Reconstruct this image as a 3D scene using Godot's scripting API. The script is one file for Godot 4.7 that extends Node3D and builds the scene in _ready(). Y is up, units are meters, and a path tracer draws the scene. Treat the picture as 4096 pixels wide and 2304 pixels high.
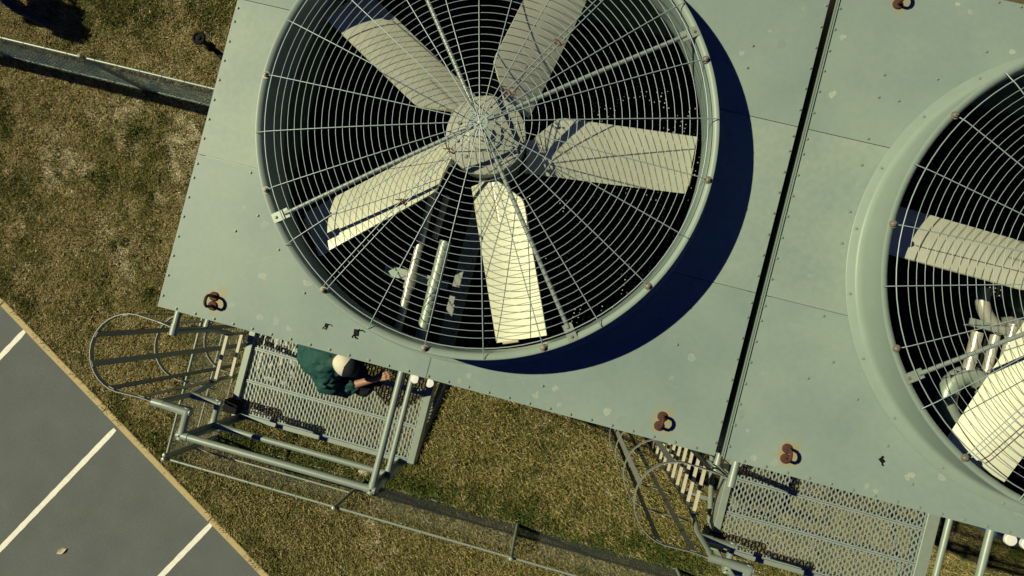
extends Node3D
# Two cooling tower cells seen from almost straight above.
# World: x = along the towers' front, z = out from the front, y = up, metres.

const DK := 8.07           # deck height
const PF := 6.85           # platform height
const RT := 7.77           # top rail height
const RM := 7.27           # mid rail height
const LC := Vector2(-0.829, -1.064)   # fan axes (x, z)
const RC := Vector2(3.54, -1.064)
var M := {}
var used := {}
var rng := RandomNumberGenerator.new()

# ------------------------------------------------------------------ helpers
func srgb(c: Color) -> Color:
	return c.linear_to_srgb()

func pm(c: Color, rough := 0.6, metal := 0.0, spec := 0.5) -> StandardMaterial3D:
	var m := StandardMaterial3D.new()
	m.albedo_color = srgb(c)
	m.roughness = rough
	m.metallic = metal
	m.metallic_specular = spec
	return m

func noise(seed_: int, freq: float, oct := 4) -> FastNoiseLite:
	var n := FastNoiseLite.new()
	n.seed = seed_
	n.frequency = freq
	n.noise_type = FastNoiseLite.TYPE_SIMPLEX_SMOOTH
	n.fractal_octaves = oct
	return n

# seamless colour texture: two noises mixed between two linear colours
func ctex(seed_: int, f1: float, f2: float, c0: Color, c1: Color, sz := 256, mix := 0.5, contrast := 1.0) -> ImageTexture:
	var a := noise(seed_, f1).get_seamless_image(sz, sz).get_data()
	var b := noise(seed_ + 7, f2, 3).get_seamless_image(sz, sz).get_data()
	var out := PackedByteArray()
	out.resize(sz * sz * 3)
	for i in sz * sz:
		var t: float = (a[i] * (1.0 - mix) + b[i] * mix) / 255.0
		t = clampf((t - 0.5) * contrast + 0.5, 0.0, 1.0)
		var c := srgb(c0.lerp(c1, t))
		out[i * 3] = int(c.r * 255.0)
		out[i * 3 + 1] = int(c.g * 255.0)
		out[i * 3 + 2] = int(c.b * 255.0)
	return ImageTexture.create_from_image(Image.create_from_data(sz, sz, false, Image.FORMAT_RGB8, out))

func tri(m: StandardMaterial3D, t: Texture2D, metres: float) -> StandardMaterial3D:
	m.albedo_color = Color.WHITE
	m.albedo_texture = t
	m.uv1_triplanar = true
	m.uv1_world_triplanar = true
	m.uv1_scale = Vector3.ONE / metres
	return m

func ST() -> SurfaceTool:
	var s := SurfaceTool.new()
	s.begin(Mesh.PRIMITIVE_TRIANGLES)
	return s

# quad a,b,c,d seen clockwise from the front; flat normal
func quad(s: SurfaceTool, a: Vector3, b: Vector3, c: Vector3, d: Vector3) -> void:
	var n := (c - a).cross(b - a).normalized()
	for v in [a, b, c, a, c, d]:
		s.set_normal(n)
		s.add_vertex(v)

func triq(s: SurfaceTool, a: Vector3, b: Vector3, c: Vector3) -> void:
	var n := (c - a).cross(b - a).normalized()
	for v in [a, b, c]:
		s.set_normal(n)
		s.add_vertex(v)

func box(s: SurfaceTool, lo: Vector3, hi: Vector3) -> void:
	var a := lo
	var b := hi
	quad(s, Vector3(a.x, b.y, a.z), Vector3(b.x, b.y, a.z), Vector3(b.x, b.y, b.z), Vector3(a.x, b.y, b.z))
	quad(s, Vector3(a.x, a.y, b.z), Vector3(b.x, a.y, b.z), Vector3(b.x, a.y, a.z), Vector3(a.x, a.y, a.z))
	quad(s, Vector3(a.x, b.y, b.z), Vector3(b.x, b.y, b.z), Vector3(b.x, a.y, b.z), Vector3(a.x, a.y, b.z))
	quad(s, Vector3(b.x, b.y, a.z), Vector3(a.x, b.y, a.z), Vector3(a.x, a.y, a.z), Vector3(b.x, a.y, a.z))
	quad(s, Vector3(b.x, b.y, b.z), Vector3(b.x, b.y, a.z), Vector3(b.x, a.y, a.z), Vector3(b.x, a.y, b.z))
	quad(s, Vector3(a.x, b.y, a.z), Vector3(a.x, b.y, b.z), Vector3(a.x, a.y, b.z), Vector3(a.x, a.y, a.z))

# box with chamfered top edges
func cbox(s: SurfaceTool, lo: Vector3, hi: Vector3, c: float) -> void:
	var y := hi.y - c
	var a := [Vector3(lo.x, y, lo.z), Vector3(hi.x, y, lo.z), Vector3(hi.x, y, hi.z), Vector3(lo.x, y, hi.z)]
	var t := [Vector3(lo.x + c, hi.y, lo.z + c), Vector3(hi.x - c, hi.y, lo.z + c), Vector3(hi.x - c, hi.y, hi.z - c), Vector3(lo.x + c, hi.y, hi.z - c)]
	quad(s, t[0], t[1], t[2], t[3])
	for i in 4:
		var j := (i + 1) % 4
		quad(s, t[j], t[i], a[i], a[j])
		quad(s, a[j], a[i], Vector3(a[i].x, lo.y, a[i].z), Vector3(a[j].x, lo.y, a[j].z))
	quad(s, Vector3(lo.x, lo.y, hi.z), Vector3(hi.x, lo.y, hi.z), Vector3(hi.x, lo.y, lo.z), Vector3(lo.x, lo.y, lo.z))

# tube along a polyline, smooth normals, capped ends
func tube(s: SurfaceTool, pts: Array, r: float, n := 10, closed := false, r2 := -1.0) -> void:
	var k := pts.size()
	var rings := []
	var up := Vector3.UP
	for i in k:
		var p: Vector3 = pts[i]
		var a: Vector3 = pts[(i - 1 + k) % k] if (i > 0 or closed) else p
		var b: Vector3 = pts[(i + 1) % k] if (i < k - 1 or closed) else p
		var d := (b - a).normalized()
		var ref := up
		if absf(d.dot(ref)) > 0.9:
			ref = Vector3.RIGHT
		var x := d.cross(ref).normalized()
		var y := x.cross(d).normalized()
		# mitre: widen at bends
		var sc := 1.0
		if a != p and b != p:
			var ca := (p - a).normalized().dot(d)
			sc = 1.0 / maxf(0.55, ca)
		var rr := r
		if r2 > 0.0:
			rr = lerpf(r, r2, float(i) / float(k - 1))
		var ring := []
		for j in n:
			var an := TAU * j / n
			var nn := x * cos(an) + y * sin(an)
			ring.append([p + nn * rr * sc, nn])
		rings.append(ring)
	var segs := k if closed else k - 1
	for i in segs:
		var A: Array = rings[i]
		var Bq: Array = rings[(i + 1) % k]
		# smallest twist between rings
		for j in n:
			var j2 := (j + 1) % n
			for e in [[A, j], [Bq, j2], [Bq, j], [A, j], [A, j2], [Bq, j2]]:
				s.set_normal(e[0][e[1]][1])
				s.add_vertex(e[0][e[1]][0])
	if not closed:
		for e in [[0, 1], [k - 1, -1]]:
			var ring: Array = rings[e[0]]
			var c: Vector3 = pts[e[0]]
			for j in n:
				var j2 := (j + 1) % n
				if e[1] == 1:
					triq(s, c, ring[j2][0], ring[j][0])
				else:
					triq(s, c, ring[j][0], ring[j2][0])

func circle_pts(c: Vector3, r: float, n: int) -> Array:
	var o := []
	for i in n:
		var a := TAU * i / n
		o.append(c + Vector3(cos(a) * r, 0, sin(a) * r))
	return o

# lathe round a vertical axis: prof = [Vector2(r, y)...], outside on the left going up
func lathe(s: SurfaceTool, c: Vector3, prof: Array, n: int, smooth_deg := 40.0) -> void:
	var k := prof.size()
	var nrm := []
	for i in k - 1:
		var d: Vector2 = (prof[i + 1] - prof[i]).normalized()
		nrm.append(Vector2(d.y, -d.x))
	for i in k - 1:
		var n0: Vector2 = nrm[i]
		var n1: Vector2 = nrm[i]
		if i > 0 and nrm[i - 1].angle_to(nrm[i]) < deg_to_rad(smooth_deg) and nrm[i - 1].angle_to(nrm[i]) > -deg_to_rad(smooth_deg):
			n0 = (nrm[i] + nrm[i - 1]).normalized()
		if i < k - 2 and absf(nrm[i + 1].angle_to(nrm[i])) < deg_to_rad(smooth_deg):
			n1 = (nrm[i] + nrm[i + 1]).normalized()
		var p: Vector2 = prof[i]
		var q: Vector2 = prof[i + 1]
		for j in n:
			var a := TAU * j / n
			var b := TAU * (j + 1) / n
			var da := Vector3(cos(a), 0, sin(a))
			var db := Vector3(cos(b), 0, sin(b))
			var v := [[da * p.x + Vector3.UP * p.y, da * n0.x + Vector3.UP * n0.y], [da * q.x + Vector3.UP * q.y, da * n1.x + Vector3.UP * n1.y], [db * q.x + Vector3.UP * q.y, db * n1.x + Vector3.UP * n1.y], [db * p.x + Vector3.UP * p.y, db * n0.x + Vector3.UP * n0.y]]
			for t in [0, 2, 1, 0, 3, 2]:
				s.set_normal(v[t][1])
				s.add_vertex(c + v[t][0])

func commit(s: SurfaceTool) -> ArrayMesh:
	return s.commit()

func part(called: String, mesh: Mesh, m: Material, parent: Node3D, at := Vector3.ZERO) -> MeshInstance3D:
	var o := MeshInstance3D.new()
	o.name = called
	o.mesh = mesh
	o.material_override = m
	o.cast_shadow = GeometryInstance3D.SHADOW_CASTING_SETTING_ON
	parent.add_child(o, true)
	o.position = at
	return o

func numbered(called: String) -> String:
	if not used.has(called):
		used[called] = 0
		return called
	used[called] += 1
	return "%s_%03d" % [called, used[called]]

func thing(called: String, label: String, category: String, at := Vector3.ZERO, group := "") -> Node3D:
	var o := Node3D.new()
	o.name = numbered(called)
	add_child(o)
	o.position = at
	o.set_meta("label", label)
	o.set_meta("category", category)
	if group != "":
		o.set_meta("group", group)
	return o

func struct(called: String, mesh: Mesh, m: Material) -> MeshInstance3D:
	var o := part(called, mesh, m, self)
	o.set_meta("kind", "structure")
	return o

func arc(c: Vector3, r: float, a0: float, a1: float, n: int) -> Array:
	var o := []
	for i in n + 1:
		var a := deg_to_rad(lerpf(a0, a1, float(i) / n))
		o.append(c + Vector3(cos(a) * r, 0, sin(a) * r))
	return o

# ------------------------------------------------------------------ main
func _ready() -> void:
	rng.seed = 20240611
	camera_and_light()
	materials()
	setting()
	for i in 2:
		tower(i)
	for i in 2:
		stair_side(i)
	fences()
	person()
	small_things()
	lawn()

func camera_and_light() -> void:
	var cam := Camera3D.new()
	cam.name = "camera"
	add_child(cam)
	# the lens looks down, tipped so that the plumb point lies right of and below the centre
	var f := 2731.0
	var dn := Vector3(195, 75, f).normalized()
	var x0 := (Vector3(1, 0, 0) - dn.x * dn).normalized()
	var z0 := dn.cross(x0)
	var ca := 0.96852333
	var sa := 0.24892278
	var wx := ca * x0 + sa * z0
	var wz := -sa * x0 + ca * z0
	var right := Vector3(wx.x, -dn.x, wz.x)
	var down := Vector3(wx.y, -dn.y, wz.y)
	var fwd := Vector3(wx.z, -dn.z, wz.z)
	cam.transform = Transform3D(Basis(right, -down, -fwd), Vector3(0, 13.1, 0))
	cam.fov = rad_to_deg(2.0 * atan(1152.0 / f))
	cam.near = 0.1
	cam.far = 400.0
	cam.current = true
	var env := Environment.new()
	env.background_mode = Environment.BG_SKY
	var sm := ProceduralSkyMaterial.new()
	sm.sky_top_color = Color(0.045, 0.095, 0.30)
	sm.sky_horizon_color = Color(0.07, 0.13, 0.33)
	sm.sky_curve = 0.12
	sm.ground_horizon_color = Color(0.08, 0.10, 0.12)
	sm.ground_bottom_color = Color(0.08, 0.08, 0.06)
	sm.sun_angle_max = 1.0
	var sky := Sky.new()
	sky.sky_material = sm
	env.sky = sky
	env.background_energy_multiplier = 1.0
	env.tonemap_mode = Environment.TONE_MAPPER_LINEAR
	env.tonemap_exposure = 1.0
	env.sdfgi_enabled = true
	env.ssao_enabled = true
	env.ssil_enabled = true
	var we := WorldEnvironment.new()
	we.name = "environment"
	we.environment = env
	add_child(we)
	var sun := DirectionalLight3D.new()
	sun.name = "sun"
	add_child(sun)
	sun.light_energy = 1.5
	sun.light_color = Color(1.0, 0.965, 0.80)
	sun.light_angular_distance = 0.5
	sun.shadow_enabled = true
	var d := Vector3(0.88, -1.0, 0.1125).normalized()
	sun.basis = Basis.looking_at(d, Vector3.UP)

func materials() -> void:
	M.paint = tri(pm(Color.WHITE, 0.42, 0.0, 0.4), ctex(3, 0.02, 0.12, Color(0.225, 0.30, 0.27), Color(0.27, 0.35, 0.315), 256, 0.35), 1.3)
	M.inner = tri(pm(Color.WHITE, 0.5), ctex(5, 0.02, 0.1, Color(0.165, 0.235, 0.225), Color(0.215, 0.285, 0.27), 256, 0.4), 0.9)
	M.galv = tri(pm(Color.WHITE, 0.42, 0.25), ctex(9, 0.03, 0.15, Color(0.25, 0.31, 0.275), Color(0.34, 0.405, 0.355), 256, 0.5), 0.5)
	M.wire = pm(Color(0.33, 0.42, 0.45), 0.4, 0.2)
	M.tube = tri(pm(Color.WHITE, 0.45, 0.15), ctex(11, 0.04, 0.2, Color(0.20, 0.25, 0.24), Color(0.30, 0.35, 0.335), 128, 0.5), 0.4)
	M.rung = tri(pm(Color.WHITE, 0.55), ctex(13, 0.05, 0.2, Color(0.46, 0.44, 0.36), Color(0.60, 0.575, 0.47), 128, 0.5), 0.3)
	M.cage = tri(pm(Color.WHITE, 0.5, 0.2), ctex(15, 0.04, 0.2, Color(0.20, 0.225, 0.215), Color(0.30, 0.325, 0.30), 128, 0.5), 0.4)
	M.strand = tri(pm(Color.WHITE, 0.45, 0.15), ctex(17, 0.02, 0.1, Color(0.24, 0.295, 0.295), Color(0.37, 0.43, 0.42), 256, 0.4), 0.8)
	M.blade = tri(pm(Color.WHITE, 0.40, 0.3), ctex(19, 0.01, 0.08, Color(0.55, 0.585, 0.46), Color(0.71, 0.735, 0.585), 256, 0.35, 1.3), 1.1)
	M.hub = tri(pm(Color.WHITE, 0.5, 0.1), ctex(20, 0.04, 0.2, Color(0.22, 0.24, 0.20), Color(0.37, 0.385, 0.325), 128, 0.5), 0.4)
	M.black = pm(Color(0.008, 0.008, 0.010), 0.7, 0.0, 0.25)
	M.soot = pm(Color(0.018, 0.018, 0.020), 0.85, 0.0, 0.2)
	M.dark = pm(Color(0.03, 0.035, 0.045), 0.6)
	M.pipe = tri(pm(Color.WHITE, 0.35, 0.4), ctex(21, 0.04, 0.15, Color(0.42, 0.42, 0.36), Color(0.56, 0.55, 0.47), 128, 0.5), 0.4)
	M.tan = tri(pm(Color.WHITE, 0.6), ctex(22, 0.05, 0.2, Color(0.34, 0.30, 0.21), Color(0.48, 0.43, 0.31), 128, 0.5), 0.3)
	M.bolt = pm(Color(0.235, 0.295, 0.25), 0.5, 0.1)
	M.washer = tri(pm(Color.WHITE, 0.5, 0.3), ctex(24, 0.1, 0.3, Color(0.10, 0.095, 0.075), Color(0.34, 0.32, 0.26), 64, 0.5), 0.05)
	M.rust = tri(pm(Color.WHITE, 0.85), ctex(23, 0.06, 0.25, Color(0.07, 0.022, 0.012), Color(0.24, 0.085, 0.04), 128, 0.5, 1.4), 0.12)
	M.rust_dark = tri(pm(Color.WHITE, 0.8), ctex(25, 0.06, 0.25, Color(0.025, 0.010, 0.008), Color(0.12, 0.045, 0.028), 128, 0.5, 1.4), 0.12)
	M.asphalt = tri(pm(Color.WHITE, 0.9), asphalt_tex(), 6.1)
	M.stripe = tri(pm(Color.WHITE, 0.8), ctex(27, 0.03, 0.25, Color(0.66, 0.67, 0.60), Color(0.93, 0.93, 0.86), 256, 0.6, 1.6), 0.9)
	M.kerb = tri(pm(Color.WHITE, 0.85), ctex(29, 0.03, 0.2, Color(0.36, 0.285, 0.14), Color(0.52, 0.43, 0.235), 256, 0.5), 0.8)
	M.soil = tri(pm(Color.WHITE, 0.95), ctex(31, 0.02, 0.14, Color(0.05, 0.042, 0.018), Color(0.15, 0.12, 0.055), 512, 0.55, 1.5), 1.7)
	M.white = pm(Color(0.78, 0.80, 0.80), 0.4)
	M.link = pm(Color(0.34, 0.38, 0.37), 0.5, 0.2)
	M.green_link = pm(Color(0.15, 0.28, 0.32), 0.4)
	M.blue = pm(Color(0.012, 0.06, 0.20), 0.4)

func asphalt_tex() -> ImageTexture:
	var sz := 1024
	var a := noise(41, 0.006, 4).get_seamless_image(sz, sz).get_data()
	var b := noise(42, 0.25, 2).get_seamless_image(sz, sz).get_data()
	var out := PackedByteArray()
	out.resize(sz * sz * 3)
	var r := RandomNumberGenerator.new()
	r.seed = 5
	for i in sz * sz:
		var t := 0.80 + 0.16 * (a[i] / 255.0 - 0.5) + 0.45 * (b[i] / 255.0 - 0.5)
		var k := r.randf()
		if k > 0.996:
			t *= 2.3
		elif k > 0.97:
			t *= 1.35
		elif k < 0.05:
			t *= 0.7
		var c := srgb(Color(0.126 * t, 0.148 * t, 0.152 * t))
		out[i * 3] = int(clampf(c.r, 0, 1) * 255.0)
		out[i * 3 + 1] = int(clampf(c.g, 0, 1) * 255.0)
		out[i * 3 + 2] = int(clampf(c.b, 0, 1) * 255.0)
	return ImageTexture.create_from_image(Image.create_from_data(sz, sz, false, Image.FORMAT_RGB8, out))

# ------------------------------------------------------------------ ground, car park
const KD := Vector2(0.8713, 0.4907)        # kerb direction
const KP := Vector2(-8.2, 4.17)            # a joint on the kerb, grass edge
func kerb_side(p: Vector2) -> float:       # > 0 on the car park side
	var n := Vector2(-KD.y, KD.x)
	return (p - KP).dot(n)

func setting() -> void:
	var s := ST()
	var n := Vector2(-KD.y, KD.x)
	var a := KP - KD * 60.0
	var b := KP + KD * 60.0
	# lawn soil: everything on the near side of the kerb
	var v := func(p: Vector2, y: float) -> Vector3: return Vector3(p.x, y, p.y)
	quad(s, v.call(a - n * 80.0, 0.06), v.call(b - n * 80.0, 0.06), v.call(b, 0.06), v.call(a, 0.06))
	struct("ground", commit(s), M.soil)
	s = ST()
	quad(s, v.call(a, 0.0), v.call(b, 0.0), v.call(b + n * 60.0, 0.0), v.call(a + n * 60.0, 0.0))
	struct("car_park", commit(s), M.asphalt)
	# kerb stones
	var kt := Node3D.new()
	kt.name = "kerb"
	kt.set_meta("kind", "structure")
	add_child(kt)
	var ln := 3.05
	s = ST()
	cbox(s, Vector3(0.006, -0.05, 0.0), Vector3(ln - 0.006, 0.115, 0.128), 0.012)
	var km := commit(s)
	for i in range(-3, 6):
		var o := part("kerb_stone", km, M.kerb, kt)
		var p := KP + KD * (ln * i)
		o.position = Vector3(p.x, rng.randf_range(-0.006, 0.004), p.y)
		o.rotation.y = -KD.angle() + rng.randf_range(-0.0015, 0.0015)
	# stall lines
	var ends := [Vector2(-10.36, 3.17), Vector2(-7.99, 4.575), Vector2(-5.575, 5.83), Vector2(-3.17, 7.2)]
	for i in ends.size():
		s = ST()
		var e: Vector2 = ends[i]
		var d := n.rotated(0.01)
		var w := KD * 0.052
		var seg := 40
		for k in seg:
			var l0 := 5.2 * k / seg
			var l1 := 5.2 * (k + 1) / seg
			var j0 := 1.0 + 0.10 * sin(k * 2.7 + i) * cos(k * 0.9)
			var j1 := 1.0 + 0.10 * sin((k + 1) * 2.7 + i) * cos((k + 1) * 0.9)
			if k == 0:
				j0 = 0.72
			quad(s, v.call(e + d * l0 - w * j0, 0.004), v.call(e + d * l0 + w * j0, 0.004), v.call(e + d * l1 + w * j1, 0.004), v.call(e + d * l1 - w * j1, 0.004))
		struct("stall_line", commit(s), M.stripe).name = "stall_line" if i == 0 else "stall_line_%03d" % i

# ------------------------------------------------------------------ towers
func deck_material(idx: int, x0: float, z0: float) -> StandardMaterial3D:
	var sz := 1024
	var ext := 4.4
	var a := noise(51 + idx, 0.004, 4).get_seamless_image(sz, sz).get_data()
	var b := noise(61 + idx, 0.06, 3).get_seamless_image(sz, sz).get_data()
	var c := noise(71 + idx, 0.3, 2).get_seamless_image(sz, sz).get_data()
	var base := Color(0.244, 0.324, 0.304)
	var out := PackedFloat32Array()
	out.resize(sz * sz * 3)
	for y in sz:
		var wz := z0 + (y + 0.5) / sz * ext
		var mid := 1.0 if (wz > -1.683 and wz < -0.445) else 0.25
		var tone := 1.05 if mid > 0.5 else (0.99 if wz > -0.445 else 0.965)
		var warm := 1.03 if mid > 0.5 else 1.0
		for x in sz:
			var i := y * sz + x
			var la := a[i] / 255.0 - 0.5
			var lb := b[i] / 255.0 - 0.5
			var lc := c[i] / 255.0 - 0.5
			var k := tone * (1.0 + 0.24 * la + 0.08 * lb * (0.5 + mid) + 0.07 * lc * (0.4 + mid))
			out[i * 3] = base.r * k * warm * (1.0 + 0.05 * lb + 0.06 * la)
			out[i * 3 + 1] = base.g * k
			out[i * 3 + 2] = base.b * k * (1.0 - 0.10 * la) / warm
	# dried splashes and droppings, where the photograph shows them
	var spots: Array
	if idx == 0:
		spots = [[0.109, 0.591, 0.026, 0.7], [0.515, 0.656, 0.03, 0.7], [-0.016, 0.68, 0.02, 0.5], [-0.006, 0.655, 0.012, 0.5], [0.166, 0.702, 0.018, 0.4], [-0.594, 0.712, 0.02, 0.4], [-0.532, 0.663, 0.02, 0.5], [-2.522, -0.14, 0.02, 0.35], [-2.244, 0.336, 0.03, 0.4], [-2.327, -0.047, 0.03, 0.25], [-1.887, 0.301, 0.035, 0.4], [-2.186, 0.644, 0.03, 0.4], [-1.944, 0.669, 0.02, 0.5], [-2.418, 0.613, 0.03, 0.35], [-2.054, 0.64, 0.03, 0.3], [0.811, -2.112, 0.025, 0.6], [1.077, -2.242, 0.035, -0.35], [0.973, -2.319, 0.016, 0.5], [0.62, 0.69, 0.03, -0.2], [1.0, 0.12, 0.03, 0.4], [0.9, 0.3, 0.02, 0.3]]
	else:
		spots = [[1.485, -2.388, 0.024, 0.8], [1.512, -1.966, 0.026, 0.9], [2.202, -2.797, 0.016, 0.9], [2.3, -2.76, 0.02, 0.4], [2.646, -2.543, 0.02, 0.8], [2.083, -1.732, 0.03, 0.5], [1.594, 0.703, 0.025, 0.5], [1.515, 0.523, 0.016, 0.5], [2.405, 0.688, 0.022, 0.5], [2.471, 0.713, 0.018, 0.5], [2.679, 0.534, 0.022, 0.7], [2.652, 0.557, 0.02, 0.6], [3.089, 0.497, 0.03, 0.5], [3.10, 0.53, 0.012, 0.5], [3.425, 0.593, 0.04, 0.35], [2.876, 0.5, 0.025, 0.4], [1.447, 0.421, 0.03, -0.4], [1.445, 0.46, 0.018, -0.3], [1.75, 0.7, 0.03, 0.2]]
	var r := RandomNumberGenerator.new()
	r.seed = 90 + idx
	for k in 60:
		spots.append([x0 + r.randf() * 4.3, z0 + r.randf() * 3.66, r.randf_range(0.004, 0.012), r.randf_range(0.1, 0.35)])
	for sp in spots:
		var cxp := int((sp[0] - x0) / ext * sz)
		var cyp := int((sp[1] - z0) / ext * sz)
		var rp: float = sp[2] / ext * sz
		var R := int(rp * 1.8) + 1
		var ph := r.randf() * TAU
		for yy in range(maxi(0, cyp - R), mini(sz, cyp + R + 1)):
			for xx in range(maxi(0, cxp - R), mini(sz, cxp + R + 1)):
				var dx := float(xx - cxp)
				var dy := float(yy - cyp)
				var an := atan2(dy, dx)
				var rad := rp * (1.0 + 0.13 * sin(an * 2.0 + ph) + 0.09 * sin(an * 5.0 + ph * 2.0) + 0.12 * sin(an * 3.0 + ph * 3.0))
				var d := sqrt(dx * dx + dy * dy) / rad
				if d < 1.0:
					var i := yy * sz + xx
					var edge := clampf((1.0 - d) * 3.0 + (b[i] / 255.0 - 0.5) * 2.2, 0.0, 1.0)
					var w: float = sp[3] * edge * (0.45 + 0.35 * smoothstep(0.4, 0.8, d)) * (0.4 + 1.0 * c[i] / 255.0)
					for ch in 3:
						var tgt: float = [0.66, 0.68, 0.56][ch] if w > 0.0 else 0.12
						out[i * 3 + ch] = lerpf(out[i * 3 + ch], tgt, clampf(absf(w) * 0.75, 0, 1))
	# scuffs and thin scratches in the paint
	for k in 46:
		var px := r.randf() * sz
		var py := r.randf() * sz
		var an := r.randf_range(-0.5, 0.9)
		var ln := r.randf_range(12.0, 75.0)
		var cv := r.randf_range(-0.008, 0.008)
		var st := r.randf_range(0.05, 0.16)
		for q in int(ln):
			px += cos(an)
			py += sin(an)
			an += cv
			if px < 1 or py < 1 or px >= sz - 1 or py >= sz - 1:
				break
			var i := int(py) * sz + int(px)
			for ch in 3:
				out[i * 3 + ch] *= 1.0 + st * (0.4 + 1.2 * c[i] / 255.0)
	# rust that has bled from the lifting eyes
	var eyes: Array = eye_spots(idx)
	for e in eyes:
		var cxp := int((e.x + 0.02 - x0) / ext * sz)
		var cyp := int((e.y - z0) / ext * sz)
		var R := 30
		for yy in range(maxi(0, cyp - R), mini(sz, cyp + R + 1)):
			for xx in range(maxi(0, cxp - R), mini(sz, cxp + R + 1)):
				var i := yy * sz + xx
				var d := Vector2(xx - cxp, (yy - cyp) * 0.8).length() / 24.0
				d += (b[i] / 255.0 - 0.5) * 0.9
				var w := clampf(1.0 - d, 0, 1) * (0.5 + 0.6 * a[i] / 255.0)
				if w > 0.0:
					out[i * 3] = lerpf(out[i * 3], 0.42, w * 0.8)
					out[i * 3 + 1] = lerpf(out[i * 3 + 1], 0.27, w * 0.9)
					out[i * 3 + 2] = lerpf(out[i * 3 + 2], 0.09, w)
	var by := PackedByteArray()
	by.resize(sz * sz * 3)
	for i in sz * sz:
		var col := Color(out[i * 3], out[i * 3 + 1], out[i * 3 + 2]).linear_to_srgb()
		by[i * 3] = int(clampf(col.r, 0, 1) * 255.0)
		by[i * 3 + 1] = int(clampf(col.g, 0, 1) * 255.0)
		by[i * 3 + 2] = int(clampf(col.b, 0, 1) * 255.0)
	var m := pm(Color.WHITE, 0.42, 0.0, 0.33)
	m.albedo_texture = ImageTexture.create_from_image(Image.create_from_data(sz, sz, false, Image.FORMAT_RGB8, by))
	return m

func eye_spots(idx: int) -> Array:
	var x0 := -2.988 if idx == 0 else 1.392
	return [Vector2(x0 + 0.42, 0.615), Vector2(x0 + 4.32 - 0.43, 0.622), Vector2(x0 + 0.41, -2.74), Vector2(x0 + 4.32 - 0.42, -2.74)]

func panel_mesh(poly: PackedVector2Array, y0: float, y1: float, x0: float, z0: float) -> ArrayMesh:
	var s := ST()
	var ids := Geometry2D.triangulate_polygon(poly)
	var uvf := func(p: Vector2) -> Vector2: return Vector2((p.x - x0) / 4.4, (p.y - z0) / 4.4)
	for t in range(0, ids.size(), 3):
		var a := poly[ids[t]]
		var b := poly[ids[t + 1]]
		var c := poly[ids[t + 2]]
		if (b - a).cross(c - a) < 0.0:
			var q := b
			b = c
			c = q
		for p in [a, b, c]:
			s.set_normal(Vector3.UP)
			s.set_uv(uvf.call(p))
			s.add_vertex(Vector3(p.x, y1, p.y))
	var n := poly.size()
	var cw := Geometry2D.is_polygon_clockwise(poly)
	for i in n:
		var p := poly[i]
		var q := poly[(i + 1) % n]
		var va := [Vector3(p.x, y1, p.y), Vector3(q.x, y1, q.y), Vector3(q.x, y0, q.y), Vector3(p.x, y0, p.y)]
		var nn := Vector3(q.y - p.y, 0, -(q.x - p.x)).normalized()
		if cw:
			nn = -nn
		var order := [0, 1, 2, 0, 2, 3] if not cw else [0, 2, 1, 0, 3, 2]
		for k in order:
			s.set_normal(nn)
			s.set_uv(uvf.call(p))
			s.add_vertex(va[k])
	return commit(s)

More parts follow.
